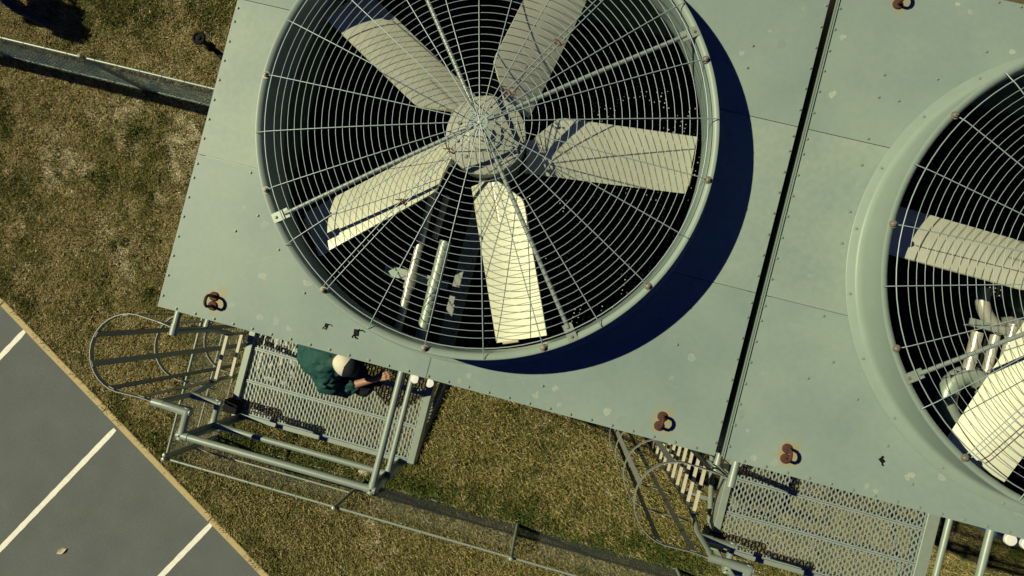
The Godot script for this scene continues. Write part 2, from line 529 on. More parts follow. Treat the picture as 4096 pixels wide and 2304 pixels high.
var bolt_mesh: Mesh
func tower(idx: int) -> void:
	var x0 := -2.988 if idx == 0 else 1.392
	var x1 := x0 + 4.32
	var z0 := -2.894
	var z1 := 0.766
	var ax := LC if idx == 0 else RC
	var lab: String = ["grey green cooling tower cell whose whole fan stack stands beside the lawn", "grey green cooling tower cell beyond the black gap, cut off by the right edge"][idx]
	var t := thing("cooling_tower", lab, "cooling tower", Vector3.ZERO, "cooling tower cells")
	var dm := deck_material(idx, x0, z0)
	# deck sheets with a round opening for the stack
	var hole := PackedVector2Array()
	for i in 72:
		var a := TAU * i / 72
		hole.append(ax + Vector2(cos(a), sin(a)) * 1.57)
	var g := 0.0022
	var rows := [[z0, -1.683], [-1.683, -0.445], [-0.445, z1]]
	for ri in 3:
		var cuts := [[x0, x1]]
		if ri == 2:
			cuts = [[x0, ax.x - 0.008], [ax.x - 0.008, x1]]
		elif ri == 1:
			cuts = [[x0, ax.x], [ax.x, x1]]
		for cc in cuts:
			var r := PackedVector2Array([Vector2(cc[0] + (g if cc[0] != x0 else 0.0), rows[ri][0] + g), Vector2(cc[1] - (g if cc[1] != x1 else 0.0), rows[ri][0] + g), Vector2(cc[1] - (g if cc[1] != x1 else 0.0), rows[ri][1] - g), Vector2(cc[0] + (g if cc[0] != x0 else 0.0), rows[ri][1] - g)])
			for poly in Geometry2D.clip_polygons(r, hole):
				part("deck_panel", panel_mesh(poly, DK - 0.012, DK, x0, z0), dm, t)
	# turned-down edge of the deck and the joists under the joints
	var s := ST()
	box(s, Vector3(x0 + 0.004, DK - 0.11, z0 + 0.004), Vector3(x0 + 0.016, DK - 0.0125, z1 - 0.004))
	box(s, Vector3(x1 - 0.016, DK - 0.11, z0 + 0.004), Vector3(x1 - 0.004, DK - 0.0125, z1 - 0.004))
	box(s, Vector3(x0 + 0.0165, DK - 0.11, z1 - 0.016), Vector3(x1 - 0.0165, DK - 0.0125, z1 - 0.004))
	box(s, Vector3(x0 + 0.0165, DK - 0.11, z0 + 0.004), Vector3(x1 - 0.0165, DK - 0.0125, z0 + 0.016))
	part("deck_edge", commit(s), M.paint, t)
	for zz in [-1.683, -0.445]:
		var half := sqrt(maxf(0.0, 1.62 * 1.62 - (zz - ax.y) * (zz - ax.y)))
		for e in [[x0 + 0.06, ax.x - half], [ax.x + half, x1 - 0.06]]:
			s = ST()
			box(s, Vector3(e[0], DK - 0.10, zz - 0.04), Vector3(e[1], DK - 0.0125, zz + 0.04))
			part("joist", commit(s), M.galv, t)
	s = ST()
	box(s, Vector3(ax.x - 0.05, DK - 0.10, 0.60), Vector3(ax.x + 0.05, DK - 0.0125, 0.70))
	part("joist", commit(s), M.galv, t)
	if idx == 1:
		s = ST()
		box(s, Vector3(x0 + 0.0005, DK + 0.0005, z0), Vector3(x0 + 0.006, DK + 0.014, z1))
		part("edge_lip", commit(s), M.paint, t)
	# casing walls, dark inside
	s = ST()
	var w := 0.03
	for e in [[Vector3(x0 + w, 0.06, z0 + 0.05), Vector3(x0 + w + 0.03, DK - 0.115, z1 - 0.05)], [Vector3(x1 - w - 0.03, 0.06, z0 + 0.05), Vector3(x1 - w, DK - 0.115, z1 - 0.05)], [Vector3(x0 + w + 0.031, 0.06, z1 - 0.08), Vector3(x1 - w - 0.031, DK - 0.115, z1 - 0.05)], [Vector3(x0 + w + 0.031, 0.06, z0 + 0.05), Vector3(x1 - w - 0.031, DK - 0.115, z0 + 0.08)]]:
		box(s, e[0], e[1])
	part("casing_wall", commit(s), M.paint, t)
	# fan stack
	s = ST()
	var ay := Vector3(ax.x, DK, ax.y)
	lathe(s, ay, [Vector2(1.668, 0.001), Vector2(1.668, 0.008), Vector2(1.662, 0.012), Vector2(1.612, 0.016), Vector2(1.596, 0.024), Vector2(1.584, 0.045), Vector2(1.578, 0.08), Vector2(1.566, 0.355), Vector2(1.570, 0.376), Vector2(1.590, 0.384), Vector2(1.600, 0.392), Vector2(1.603, 0.401), Vector2(1.599, 0.409), Vector2(1.590, 0.411), Vector2(1.575, 0.4065), Vector2(1.562, 0.397), Vector2(1.556, 0.388), Vector2(1.553, 0.376)], 144)
	part("fan_stack", commit(s), M.paint, t)
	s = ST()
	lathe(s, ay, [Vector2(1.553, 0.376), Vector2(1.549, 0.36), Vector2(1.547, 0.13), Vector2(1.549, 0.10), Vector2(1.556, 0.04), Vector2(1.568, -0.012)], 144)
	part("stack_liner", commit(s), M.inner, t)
	# bolts
	s = ST()
	lathe(s, Vector3.ZERO, [Vector2(0.0125, 0.0006), Vector2(0.012, 0.002), Vector2(0.0082, 0.0025), Vector2(0.0080, 0.0075), Vector2(0.0062, 0.0092), Vector2(0.0, 0.0092)], 8, 20.0)
	bolt_mesh = commit(s)
	var bp := []
	var zz := 0.67
	var k := 0
	while zz > z0 + 0.03:
		var skip := absf(zz + 0.445) < 0.03 or absf(zz + 1.683) < 0.03
		var z2 := zz + (0.045 if skip else 0.0)
		for xx in [x0 + 0.020, x1 - 0.016 if idx == 0 else x1 - 0.02]:
			bp.append(Vector2(xx + (0.004 if idx == 1 else 0.0), z2 + rng.randf_range(-0.003, 0.003)))
		zz -= 0.155
		k += 1
	var xx2 := x0 + 0.15
	while xx2 < x1 - 0.05:
		bp.append(Vector2(xx2, 0.743 + rng.randf_range(-0.002, 0.002)))
		bp.append(Vector2(xx2, z0 + 0.023))
		xx2 += 0.155
	for i in 22:
		var a := deg_to_rad(180.0 + 16.3636 * i)
		bp.append(ax + Vector2(cos(a), sin(a)) * 1.64)
	for sx in [-1.0, 1.0]:
		for dz in [-1.123, -0.957, -0.65, -0.455, -0.11, 0.123, 0.66, 1.12]:
			bp.append(Vector2(ax.x + sx * 1.71, ax.y + dz))
		for sz in [-1.0, 1.0]:
			for q in [[1.346, 1.176], [1.067, 1.443], [0.844, 1.66], [1.57, 0.964]]:
				bp.append(Vector2(ax.x + sx * q[0], ax.y + sz * q[1]))
	for p in bp:
		var o := part("bolt", bolt_mesh, M.bolt, t, Vector3(p.x, DK + (0.0125 if (p - ax).length() < 1.66 else 0.0005), p.y))
		o.rotation.y = rng.randf() * TAU
	# lifting eyes: a bent bar on two round feet
	for e in eye_spots(idx):
		var en := Node3D.new()
		en.name = "lifting_eye"
		t.add_child(en, true)
		en.position = Vector3(e.x, DK, e.y)
		en.rotation.y = rng.randf_range(-0.15, 0.15)
		s = ST()
		var pts := [Vector3(0, 0.012, -0.036), Vector3(-0.002, 0.05, -0.042)]
		for i in 9:
			var a := PI * i / 8.0
			pts.append(Vector3(-0.004, 0.075 + sin(a) * 0.042, -cos(a) * 0.042))
		pts.append(Vector3(-0.002, 0.05, 0.042))
		pts.append(Vector3(0, 0.012, 0.036))
		tube(s, pts, 0.0115, 10)
		var ru: Material = [M.rust_dark, M.rust, M.rust, M.rust_dark][rng.randi() % 4] if idx == 1 or e.x > -2.0 else M.rust_dark
		part("bar", commit(s), ru, en)
		for sg in [-1.0, 1.0]:
			s = ST()
			lathe(s, Vector3(0, 0.001, 0.036 * sg), [Vector2(0.036, 0), Vector2(0.036, 0.008), Vector2(0.031, 0.013), Vector2(0.016, 0.014), Vector2(0.0, 0.018)], 18)
			part("foot", commit(s), ru, en)
	# drift eliminators deep under the fan, wet black blades
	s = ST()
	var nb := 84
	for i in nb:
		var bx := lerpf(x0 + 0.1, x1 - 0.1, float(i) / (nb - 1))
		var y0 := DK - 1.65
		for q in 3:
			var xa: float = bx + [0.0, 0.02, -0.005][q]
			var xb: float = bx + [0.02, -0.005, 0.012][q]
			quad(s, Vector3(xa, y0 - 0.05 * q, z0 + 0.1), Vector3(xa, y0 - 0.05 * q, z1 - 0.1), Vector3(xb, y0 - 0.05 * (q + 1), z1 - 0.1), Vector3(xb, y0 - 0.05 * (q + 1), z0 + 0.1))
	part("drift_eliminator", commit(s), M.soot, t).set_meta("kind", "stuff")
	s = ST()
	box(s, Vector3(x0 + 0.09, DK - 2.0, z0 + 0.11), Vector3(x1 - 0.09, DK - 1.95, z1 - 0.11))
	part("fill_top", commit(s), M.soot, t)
	# water drops hanging on the eliminator blades
	var sp := SphereMesh.new()
	sp.radius = 0.008
	sp.height = 0.016
	sp.radial_segments = 6
	sp.rings = 4
	var mm := MultiMesh.new()
	mm.transform_format = MultiMesh.TRANSFORM_3D
	mm.mesh = sp
	var tr := []
	for i in nb:
		var bx := lerpf(x0 + 0.1, x1 - 0.1, float(i) / (nb - 1))
		if bx < ax.x + 0.1:
			continue
		var p := z0 + 0.2 + rng.randf() * 0.4
		while p < z1 - 0.2:
			if noise(77, 1.0).get_noise_2d(bx * 1.6, p * 1.6) > -0.02 and rng.randf() < 0.7:
				tr.append(Transform3D(Basis().scaled(Vector3.ONE * rng.randf_range(0.5, 1.0)), Vector3(bx + 0.001, DK - 1.643, p)))
			p += rng.randf_range(0.03, 0.055)
	mm.instance_count = tr.size()
	for i in tr.size():
		mm.set_instance_transform(i, tr[i])
	var wd := MultiMeshInstance3D.new()
	wd.name = "water_drops"
	wd.multimesh = mm
	wd.material_override = pm(Color(0.55, 0.58, 0.58), 0.1)
	wd.set_meta("kind", "stuff")
	t.add_child(wd)
	fan(idx, ax)
	guard(idx, ax)
	machinery(idx, ax)

func fan(idx: int, ax: Vector2) -> void:
	var lab: String = ["five-bladed cream fan under the fully visible round wire guard", "cream fan under the wire guard cut off by the right edge"][idx]
	var t := thing("axial_fan", lab, "fan", Vector3(ax.x, DK + 0.10, ax.y), "tower fans")
	var s := ST()
	lathe(s, Vector3.ZERO, [Vector2(0.20, -0.16), Vector2(0.285, -0.15), Vector2(0.292, 0.055), Vector2(0.288, 0.066), Vector2(0.25, 0.07), Vector2(0.13, 0.072), Vector2(0.12, 0.075), Vector2(0.115, 0.095), Vector2(0.06, 0.10), Vector2(0.055, 0.13), Vector2(0.0, 0.135)], 48)
	lathe(s, Vector3.ZERO, [Vector2(0.0, -0.16), Vector2(0.20, -0.16)], 48)
	var hub := part("hub", commit(s), M.hub, t)
	s = ST()
	lathe(s, Vector3.ZERO, [Vector2(0.014, 0.0), Vector2(0.014, 0.012), Vector2(0.0, 0.014)], 6, 10.0)
	var hb := commit(s)
	for i in 10:
		var a := TAU * i / 10.0 + 0.2
		part("bolt", hb, M.bolt, hub, Vector3(cos(a) * 0.21, 0.071, sin(a) * 0.21))
	var base := -6.0 if idx == 0 else 38.0
	for b in 5:
		var th := deg_to_rad(base + 72.0 * b)
		var rd := Vector3(cos(th), 0, sin(th))
		var tg := Vector3(-sin(th), 0, cos(th))
		var ns := 24
		var nc := 12
		s = ST()
		var grid_t := []
		var grid_b := []
		for i in ns + 1:
			var fr := float(i) / ns
			var r := lerpf(0.30, 1.495, fr)
			var p := deg_to_rad(lerpf(35.0, 23.0, fr))
			var ch := lerpf(0.46, 0.415, fr)
			var lo := -0.5
			if r < 0.56:
				lo = lerpf(-0.02, -0.5, clampf((r - 0.30) / 0.21, 0, 1))
			var cd := tg * cos(p) - Vector3.UP * sin(p)
			var nn := Vector3.UP * cos(p) + tg * sin(p)
			var rt := []
			var rb := []
			for j in nc + 1:
				var q := lerpf(lo, 0.5, float(j) / nc)
				var cam := 0.032 * (1.0 - 4.0 * q * q) * ch
				var th2 := 0.012 + 0.020 * sqrt(clampf(0.5 - q, 0.0, 1.0)) * (0.5 + q) * 2.0
				var pos := rd * r + cd * (q * ch) + nn * cam + Vector3.UP * (-0.055)
				rt.append(pos)
				rb.append(pos - nn * th2)
			grid_t.append(rt)
			grid_b.append(rb)
		s.set_smooth_group(1)
		for i in ns:
			for j in nc:
				for q in [[i, j], [i + 1, j], [i + 1, j + 1], [i, j], [i + 1, j + 1], [i, j + 1]]:
					s.add_vertex(grid_t[q[0]][q[1]])
		s.set_smooth_group(2)
		for i in ns:
			for j in nc:
				for q in [[i, j], [i + 1, j + 1], [i + 1, j], [i, j], [i, j + 1], [i + 1, j + 1]]:
					s.add_vertex(grid_b[q[0]][q[1]])
		s.set_smooth_group(-1)
		for i in ns:
			for e in [[0, 0], [nc, 1]]:
				var j: int = e[0]
				var a: Vector3 = grid_t[i][j]
				var b2: Vector3 = grid_t[i + 1][j]
				var c: Vector3 = grid_b[i + 1][j]
				var d: Vector3 = grid_b[i][j]
				for v in ([a, c, b2, a, d, c] if e[1] == 0 else [a, b2, c, a, c, d]):
					s.add_vertex(v)
		for j in nc:
			for e in [[0, 0], [ns, 1]]:
				var i: int = e[0]
				var a: Vector3 = grid_t[i][j]
				var b2: Vector3 = grid_t[i][j + 1]
				var c: Vector3 = grid_b[i][j + 1]
				var d: Vector3 = grid_b[i][j]
				for v in ([a, b2, c, a, c, d] if e[1] == 0 else [a, c, b2, a, d, c]):
					s.add_vertex(v)
		s.generate_normals()
		var bl := part("blade", commit(s), M.blade, t)
		# shank and clamp between hub and blade
		s = ST()
		tube(s, [rd * 0.24 + Vector3.UP * -0.085, rd * 0.62 + Vector3.UP * -0.085], 0.042, 14)
		part("shank", commit(s), M.pipe, bl)
		# tip strip
		s = ST()
		var pe := deg_to_rad(23.0)
		var cde := tg * cos(pe) - Vector3.UP * sin(pe)
		tube(s, [rd * 1.503 + cde * 0.02 + Vector3.UP * -0.04, rd * 1.503 + cde * 0.15 + Vector3.UP * -0.05], 0.012, 6)
		part("tip_weight", commit(s), M.tan, bl)

func guard_y(r: float) -> float:
	return 0.432 + 0.085 * (1.0 - pow(r / 1.52, 2.0))

func guard(idx: int, ax: Vector2) -> void:
	var lab: String = ["round wire fan guard with all its rings in view", "round wire fan guard cut off by the right edge"][idx]
	var t := thing("fan_guard", lab, "fan guard", Vector3(ax.x, DK, ax.y), "wire fan guards")
	for k in range(2, 31):
		var r := 0.05 * k + (0.02 if k == 30 else 0.0)
		var s := ST()
		tube(s, circle_pts(Vector3(0, guard_y(r), 0), r, 40 + k * 2), 0.0023 if k < 30 else 0.0042, 5, true)
		part("ring", commit(s), M.wire, t)
	# hub plate: small ring with a flower of holes
	var s := ST()
	lathe(s, Vector3(0, guard_y(0.0), 0), [Vector2(0.04, -0.004), Vector2(0.056, -0.004), Vector2(0.056, 0.004), Vector2(0.04, 0.004), Vector2(0.04, -0.004)], 24)
	for i in 6:
		var a := TAU * i / 6
		tube(s, [Vector3(cos(a) * 0.008, guard_y(0), sin(a) * 0.008), Vector3(cos(a) * 0.045, guard_y(0), sin(a) * 0.045)], 0.006, 6)
	lathe(s, Vector3(0, guard_y(0.0), 0), [Vector2(0.014, -0.008), Vector2(0.014, 0.008), Vector2(0.0, 0.010)], 12)
	part("hub_plate", commit(s), M.wire, t)
	s = ST()
	lathe(s, Vector3.ZERO, [Vector2(0.027, 0.0), Vector2(0.027, 0.004), Vector2(0.017, 0.005), Vector2(0.017, 0.017), Vector2(0.014, 0.020), Vector2(0.008, 0.022), Vector2(0.007, 0.03), Vector2(0.0, 0.03)], 12, 25.0)
	var bm := commit(s)
	for k in 24:
		var a := deg_to_rad(15.0 * k)
		var d := Vector3(cos(a), 0, sin(a))
		var sd := Vector3(-sin(a), 0, cos(a))
		var split := k == 8 or k == 20
		var offs: Array = [-0.017, 0.017] if split else [0.0]
		for o in offs:
			s = ST()
			var pts := []
			for i in 13:
				var r := lerpf(0.05, 1.50, i / 12.0)
				pts.append(d * r + sd * o + Vector3.UP * (guard_y(r) + 0.009))
			if k % 2 == 0:
				pts.append(d * 1.545 + sd * o + Vector3.UP * 0.425)
			else:
				pts.append(d * 1.53 + Vector3.UP * 0.434)
				pts.append(d * 1.588 + Vector3.UP * 0.421)
				pts.append(d * 1.592 + Vector3.UP * 0.411)
			tube(s, pts, 0.0034, 6)
			part("spoke", commit(s), M.wire, t)
		if split:
			for rr in [0.27, 0.74]:
				s = ST()
				var tc: Vector3 = d * rr + Vector3.UP * (guard_y(rr) + 0.009)
				tube(s, circle_pts(Vector3.ZERO, 0.026, 9).map(func(q): return tc + sd * q.x + Vector3.UP * q.z * 0.45 + d * q.z * 0.4), 0.005, 5, true)
				tube(s, [tc + sd * 0.02, tc + sd * 0.05 + d * 0.03 + Vector3.UP * 0.01], 0.004, 5)
				part("wire_tie", commit(s), M.rust, t)
		if k % 2 == 0:
			var o2 := part("clamp_bolt", bm, M.washer, t, d * 1.572 + Vector3.UP * 0.407)
			o2.rotation.y = k
	for k in 4:
		var a := deg_to_rad(-37.5 + 90.0 * k)
		var d := Vector3(cos(a), 0, sin(a))
		var sd := Vector3(-sin(a), 0, cos(a))
		s = ST()
		tube(s, [d * 0.05 + Vector3.UP * (guard_y(0) - 0.030), d * 0.8 + Vector3.UP * (guard_y(0.8) - 0.03), d * 1.45 + Vector3.UP * 0.408, d * 1.50 + Vector3.UP * 0.408], 0.0155, 10)
		var tb := part("support_tube", commit(s), M.tube, t)
		s = ST()
		var y := 0.4065
		var A := d * 1.47 - sd * 0.034
		var Bq := d * 1.592 - sd * 0.034
		var Cq := d * 1.592 + sd * 0.034
		var Dq := d * 1.47 + sd * 0.034
		quad(s, A + Vector3.UP * (y + 0.006), Bq + Vector3.UP * (y + 0.006), Cq + Vector3.UP * (y + 0.006), Dq + Vector3.UP * (y + 0.006))
		for e in [[A, Bq], [Bq, Cq], [Cq, Dq], [Dq, A]]:
			quad(s, e[1] + Vector3.UP * (y + 0.006), e[0] + Vector3.UP * (y + 0.006), e[0] + Vector3.UP * y, e[1] + Vector3.UP * y)
		part("clip", commit(s), M.galv, tb)
		part("clip_bolt", bolt_mesh, M.washer, tb, d * 1.565 + Vector3.UP * (y + 0.006))

func machinery(idx: int, ax: Vector2) -> void:
	var lab: String = ["steel drive frame and pipes glimpsed under the fully visible fan", "drive frame, belt housing and pipes glimpsed under the right fan"][idx]
	var t := thing("fan_drive", lab, "fan drive", Vector3.ZERO, "fan drives")
	var s: SurfaceTool
	# gear box and its beam across the plenum carry the fan
	s = ST()
	lathe(s, Vector3(ax.x, DK, ax.y), [Vector2(0.22, -0.62), Vector2(0.22, -0.30), Vector2(0.10, -0.24), Vector2(0.06, -0.063), Vector2(0.0, -0.063)], 28)
	part("gear_box", commit(s), M.cage, t)
	s = ST()
	box(s, Vector3(ax.x - 0.09, DK - 0.80, ax.y - 0.24), Vector3(ax.x + 0.03, DK - 0.625, 0.684))
	part("beam", commit(s), M.cage, t)
	if idx == 0:
		s = ST()
		tube(s, [Vector3(-1.18, DK - 0.21, -1.0), Vector3(-1.18, DK - 0.21, 0.68)], 0.033, 16)
		tube(s, [Vector3(-1.18, DK - 0.21, 0.04), Vector3(-1.18, DK - 0.21, 0.16)], 0.044, 16)
		part("drive_shaft", commit(s), M.pipe, t)
		s = ST()
		tube(s, [Vector3(-0.985, DK - 0.19, -0.27), Vector3(-0.985, DK - 0.19, 0.68)], 0.046, 18)
		part("spray_pipe", commit(s), M.galv, t)
		s = ST()
		tube(s, [Vector3(-1.075, DK - 0.24, -0.62), Vector3(-1.085, DK - 0.24, -0.27)], 0.027, 14)
		part("feed_pipe", commit(s), M.tan, t)
		s = ST()
		box(s, Vector3(-1.42, DK - 0.30, 0.02), Vector3(-0.90, DK - 0.28, 0.10))
		box(s, Vector3(-1.42, DK - 0.62, 0.02), Vector3(-1.38, DK - 0.301, 0.10))
		part("bracket", commit(s), M.galv, t)
	else:
		var y := DK - 0.42
		s = ST()
		tube(s, [Vector3(3.115, y, -0.60), Vector3(3.115, y, -0.24)], 0.042, 18)
		part("feed_pipe", commit(s), M.pipe, t)
		s = ST()
		tube(s, [Vector3(3.345, y + 0.02, -0.72), Vector3(3.345, y + 0.02, 0.55)], 0.036, 18)
		tube(s, [Vector3(3.29, y - 0.07, -0.62), Vector3(3.29, y - 0.07, 0.55)], 0.036, 18)
		part("spray_pipe", commit(s), M.pipe, t)
		s = ST()
		tube(s, [Vector3(3.47, y, -0.67), Vector3(3.47, y, 0.6)], 0.05, 18)
		part("spray_pipe", commit(s), M.galv, t)
		s = ST()
		box(s, Vector3(3.02, y + 0.03, -0.69), Vector3(3.56, y + 0.045, -0.63))
		box(s, Vector3(3.02, y - 0.03, -0.64), Vector3(3.56, y + 0.029, -0.63))
		part("bracket", commit(s), M.galv, t)
		# curved belt housing with a toothed rim
		s = ST()
		var c := Vector3(3.16, y - 0.02, -0.08)
		var pts := []
		for i in 15:
			var a := deg_to_rad(lerpf(95.0, 300.0, i / 14.0))
			pts.append(c + Vector3(cos(a) * 0.14, 0, sin(a) * 0.19))
		tube(s, pts, 0.075, 12)
		part("belt_housing", commit(s), M.galv, t)
		s = ST()
		for i in 9:
			var a := deg_to_rad(lerpf(215.0, 320.0, i / 8.0))
			var p := c + Vector3(cos(a) * 0.19, 0.02, sin(a) * 0.24)
			box(s, p - Vector3(0.012, 0.03, 0.02), p + Vector3(0.012, 0.03, 0.02))
		part("gear_teeth", commit(s), M.dark, t)
		s = ST()
		tube(s, arc(Vector3(3.33, y, -0.90), 0.24, 100, 190, 10), 0.05, 10)
		part("pipe_bend", commit(s), M.pipe, t)

# ------------------------------------------------------------------ platforms and ladders
func grating_mesh(x0: float, x1: float, z0: float, z1: float, y: float) -> ArrayMesh:
	var s := ST()
	var n := int((x1 - x0) / 0.029)
	var seg := 36
	for i in n + 1:
		var x := lerpf(x0 + 0.008, x1 - 0.008, float(i) / n)
		var sgn := 1.0 if i % 2 == 0 else -1.0
		var prev := []
		for k in seg + 1:
			var z := lerpf(z0 + 0.012, z1 - 0.012, float(k) / seg)
			var xo := x + sgn * 0.0046 * cos(TAU * 4.5 * k / seg)
			var yo := y - 0.003 + 0.003 * cos(TAU * 4.5 * k / seg) * sgn
			var w := 0.0068
			var cur := [Vector3(xo - w, yo, z), Vector3(xo + w, yo, z), Vector3(xo + w, yo - 0.006, z), Vector3(xo - w, yo - 0.006, z)]
			if prev.size():
				quad(s, prev[0], prev[1], cur[1], cur[0])
				quad(s, prev[1], prev[2], cur[2], cur[1])
				quad(s, prev[3], prev[0], cur[0], cur[3])
			prev = cur
	box(s, Vector3(x0, y - 0.05, z0 + 0.002), Vector3(x1, y + 0.002, z0 + 0.014))
	box(s, Vector3(x0, y - 0.05, z1 - 0.014), Vector3(x1, y + 0.002, z1 - 0.002))
	return commit(s)

func stair_side(idx: int) -> void:
	var o := 4.56 * idx
	var lab: String = ["galvanised access platform with a crouching person on it", "galvanised access platform without anybody on it"][idx]
	var t := thing("access_platform", lab, "platform", Vector3(o, 0, 0), "access platforms")
	var s: SurfaceTool
	var gx0 := -2.70
	var gx1 := -1.02
	for k in 3:
		part("grating_plank", grating_mesh(gx0, gx1, 0.785 + 0.31 * k, 0.785 + 0.31 * (k + 1), PF), M.strand, t)
	# frame
	s = ST()
	cbox(s, Vector3(-2.765, PF - 0.16, 0.73), Vector3(-2.703, PF + 0.03, 1.60), 0.004)
	part("edge_channel", commit(s), M.galv, t)
	s = ST()
	cbox(s, Vector3(-1.016, PF - 0.16, 0.73), Vector3(-0.95 if idx == 0 else -0.91, PF + 0.004, 1.745), 0.004)
	part("edge_channel", commit(s), M.galv, t)
	s = ST()
	cbox(s, Vector3(-2.765, PF - 0.17, 1.722), Vector3(-1.02, PF - 0.05, 1.775), 0.004)
	box(s, Vector3(-2.765, PF - 0.06, 1.719), Vector3(-1.02, PF - 0.004, 1.7215))
	part("front_channel", commit(s), M.galv, t)
	s = ST()
	cbox(s, Vector3(-2.80, PF - 0.16, 1.605), Vector3(-2.66, PF + 0.10, 1.718), 0.006)
	part("corner_block", commit(s), M.black, t)
	s = ST()
	for zz in [1.08, 1.40]:
		box(s, Vector3(-2.70, PF - 0.15, zz), Vector3(-1.02, PF - 0.055, zz + 0.04))
	part("cross_beam", commit(s), M.galv, t)
	for xx in [-2.735, -0.985]:
		s = ST()
		tube(s, [Vector3(xx, PF - 0.14, 1.70), Vector3(xx, PF - 1.05, 0.72)], 0.025, 8)
		part("brace", commit(s), M.galv, t)
	# railing posts: front corners and two between
	s = ST()
	box(s, Vector3(-0.03, 0, -0.006), Vector3(0.03, 1, 0.0))
	box(s, Vector3(-0.03, 0, -0.05), Vector3(-0.024, 1, -0.0065))
	var angle := commit(s)
	for xx in [-2.66, -1.075]:
		var po := part("post", angle, M.galv, t, Vector3(xx, PF - 0.17, 1.785))
		po.scale.y = RT - PF + 0.16
	# rails
	var rails := [
		["top_rail", RT, 0.0285, [Vector2(-2.70, 1.765), Vector2(-1.085, 1.765)]],
		["top_rail", RT, 0.0285, [Vector2(-1.085, 0.71), Vector2(-1.085, 1.765)]],
		["top_rail", RT, 0.0285, [Vector2(-2.70, 1.765), Vector2(-2.70, 1.565), Vector2(-2.97, 1.565)]],
		["mid_rail", RM, 0.026, [Vector2(-2.70, 1.765), Vector2(-1.085, 1.765)]],
		["mid_rail", RM, 0.026, [Vector2(-1.085, 0.71), Vector2(-1.085, 1.765)]],
		["mid_rail", RM, 0.026, [Vector2(-2.70, 1.765), Vector2(-2.70, 1.565), Vector2(-2.93, 1.565)]],
		["wall_stub", RT, 0.0285, [Vector2(-2.98, 0.72), Vector2(-2.98, 0.97)]],
		["wall_stub", RM, 0.026, [Vector2(-2.98, 0.72), Vector2(-2.98, 0.97)]]]
	for r in rails:
		s = ST()
		var pts := []
		for p in r[3]:
			pts.append(Vector3(p.x, r[1], p.y))
		tube(s, pts, r[2], 14)
		# cast fittings at the ends and bends
		for i in pts.size():
			if r[0] == "wall_stub" and i == 0:
				continue
			if r[3][i].y < 0.8 and i == 0:
				continue
			var d: Vector3 = (pts[i + 1] - pts[i]).normalized() if i < pts.size() - 1 else (pts[i - 1] - pts[i]).normalized()
			tube(s, [pts[i] - d * (r[2] + 0.004), pts[i] + d * 0.06], r[2] + 0.0045, 14)
			if i > 0 and i < pts.size() - 1:
				var d2: Vector3 = (pts[i - 1] - pts[i]).normalized()
				tube(s, [pts[i] - d2 * (r[2] + 0.004), pts[i] + d2 * 0.06], r[2] + 0.0042, 14)
		part(r[0], commit(s), M.galv, t)
	# ladder
	lab = ["caged ladder standing at the lawn's left part near the car park", "caged ladder with a column of cream rungs below the black gap"][idx]
	var l := thing("caged_ladder", lab, "ladder", Vector3(o, 0, 0), "caged ladders")
	var lx := -2.965
	s = ST()
	box(s, Vector3(-0.0140, -0.012, 1.045), Vector3(0.0140, 0.012, 1.465))
	var rm := commit(s)
	var y := PF + 0.02
	while y > 0.3:
		part("rung", rm, M.rung, l, Vector3(lx, y, 0))
		y -= 0.297
	for zz in [1.03, 1.472]:
		s = ST()
		box(s, Vector3(lx - 0.032, 0.06, zz - 0.004), Vector3(lx + 0.032, PF + 0.10, zz + 0.005))
		part("stile", commit(s), M.cage, l)
	for e in [[0.97, 1.03], [1.565, 1.475]]:
		s = ST()
		tube(s, [Vector3(lx - 0.005, RT, e[0]), Vector3(lx - 0.005, PF + 0.35, e[0]), Vector3(lx - 0.005, PF - 0.05, e[1])], 0.0255, 12)
		part("hand_post", commit(s), M.galv, l)
	for yy in [6.2, 4.6, 3.0, 1.4]:
		s = ST()
		for zz in [1.03, 1.472]:
			box(s, Vector3(lx + 0.03, yy, zz - 0.02), Vector3(-2.0 if idx == 1 else -2.5, yy + 0.006, zz + 0.02))
		for zz in [1.03, 1.472]:
			box(s, Vector3(-2.54 if idx == 0 else -2.04, yy - 0.045, 0.71), Vector3(-2.50 if idx == 0 else -2.0, yy - 0.001, zz + 0.02))
		part("stand_off", commit(s), M.cage, l)
	# cage
	var hoop := []
	hoop.append(Vector2(-2.985, 0.955))
	hoop.append(Vector2(-3.12, 0.935))
	for i in 17:
		var a := deg_to_rad(lerpf(-92.0, -268.0, i / 16.0))
		hoop.append(Vector2(-3.325 + cos(a) * 0.325, 1.25 + sin(a) * 0.325))
	hoop.append(Vector2(-3.12, 1.568))
	hoop.append(Vector2(-2.985, 1.578))
	var hy := RT - 0.02
	while hy > 2.2:
		s = ST()
		for i in hoop.size() - 1:
			var p: Vector2 = hoop[i]
			var q: Vector2 = hoop[i + 1]
			var n := Vector2(q.y - p.y, -(q.x - p.x)).normalized() * 0.003
			for sg in [1.0, -1.0]:
				var a := Vector3(p.x + n.x * sg, hy, p.y + n.y * sg)
				var b := Vector3(q.x + n.x * sg, hy, q.y + n.y * sg)
				var dn := Vector3(0, -0.05, 0)
				if sg > 0:
					quad(s, a, b, b + dn, a + dn)
				else:
					quad(s, b, a, a + dn, b + dn)
			quad(s, Vector3(p.x - n.x, hy, p.y - n.y), Vector3(q.x - n.x, hy, q.y - n.y), Vector3(q.x + n.x, hy, q.y + n.y), Vector3(p.x + n.x, hy, p.y + n.y))
		part("hoop", commit(s), M.cage, l)
		hy -= 0.90
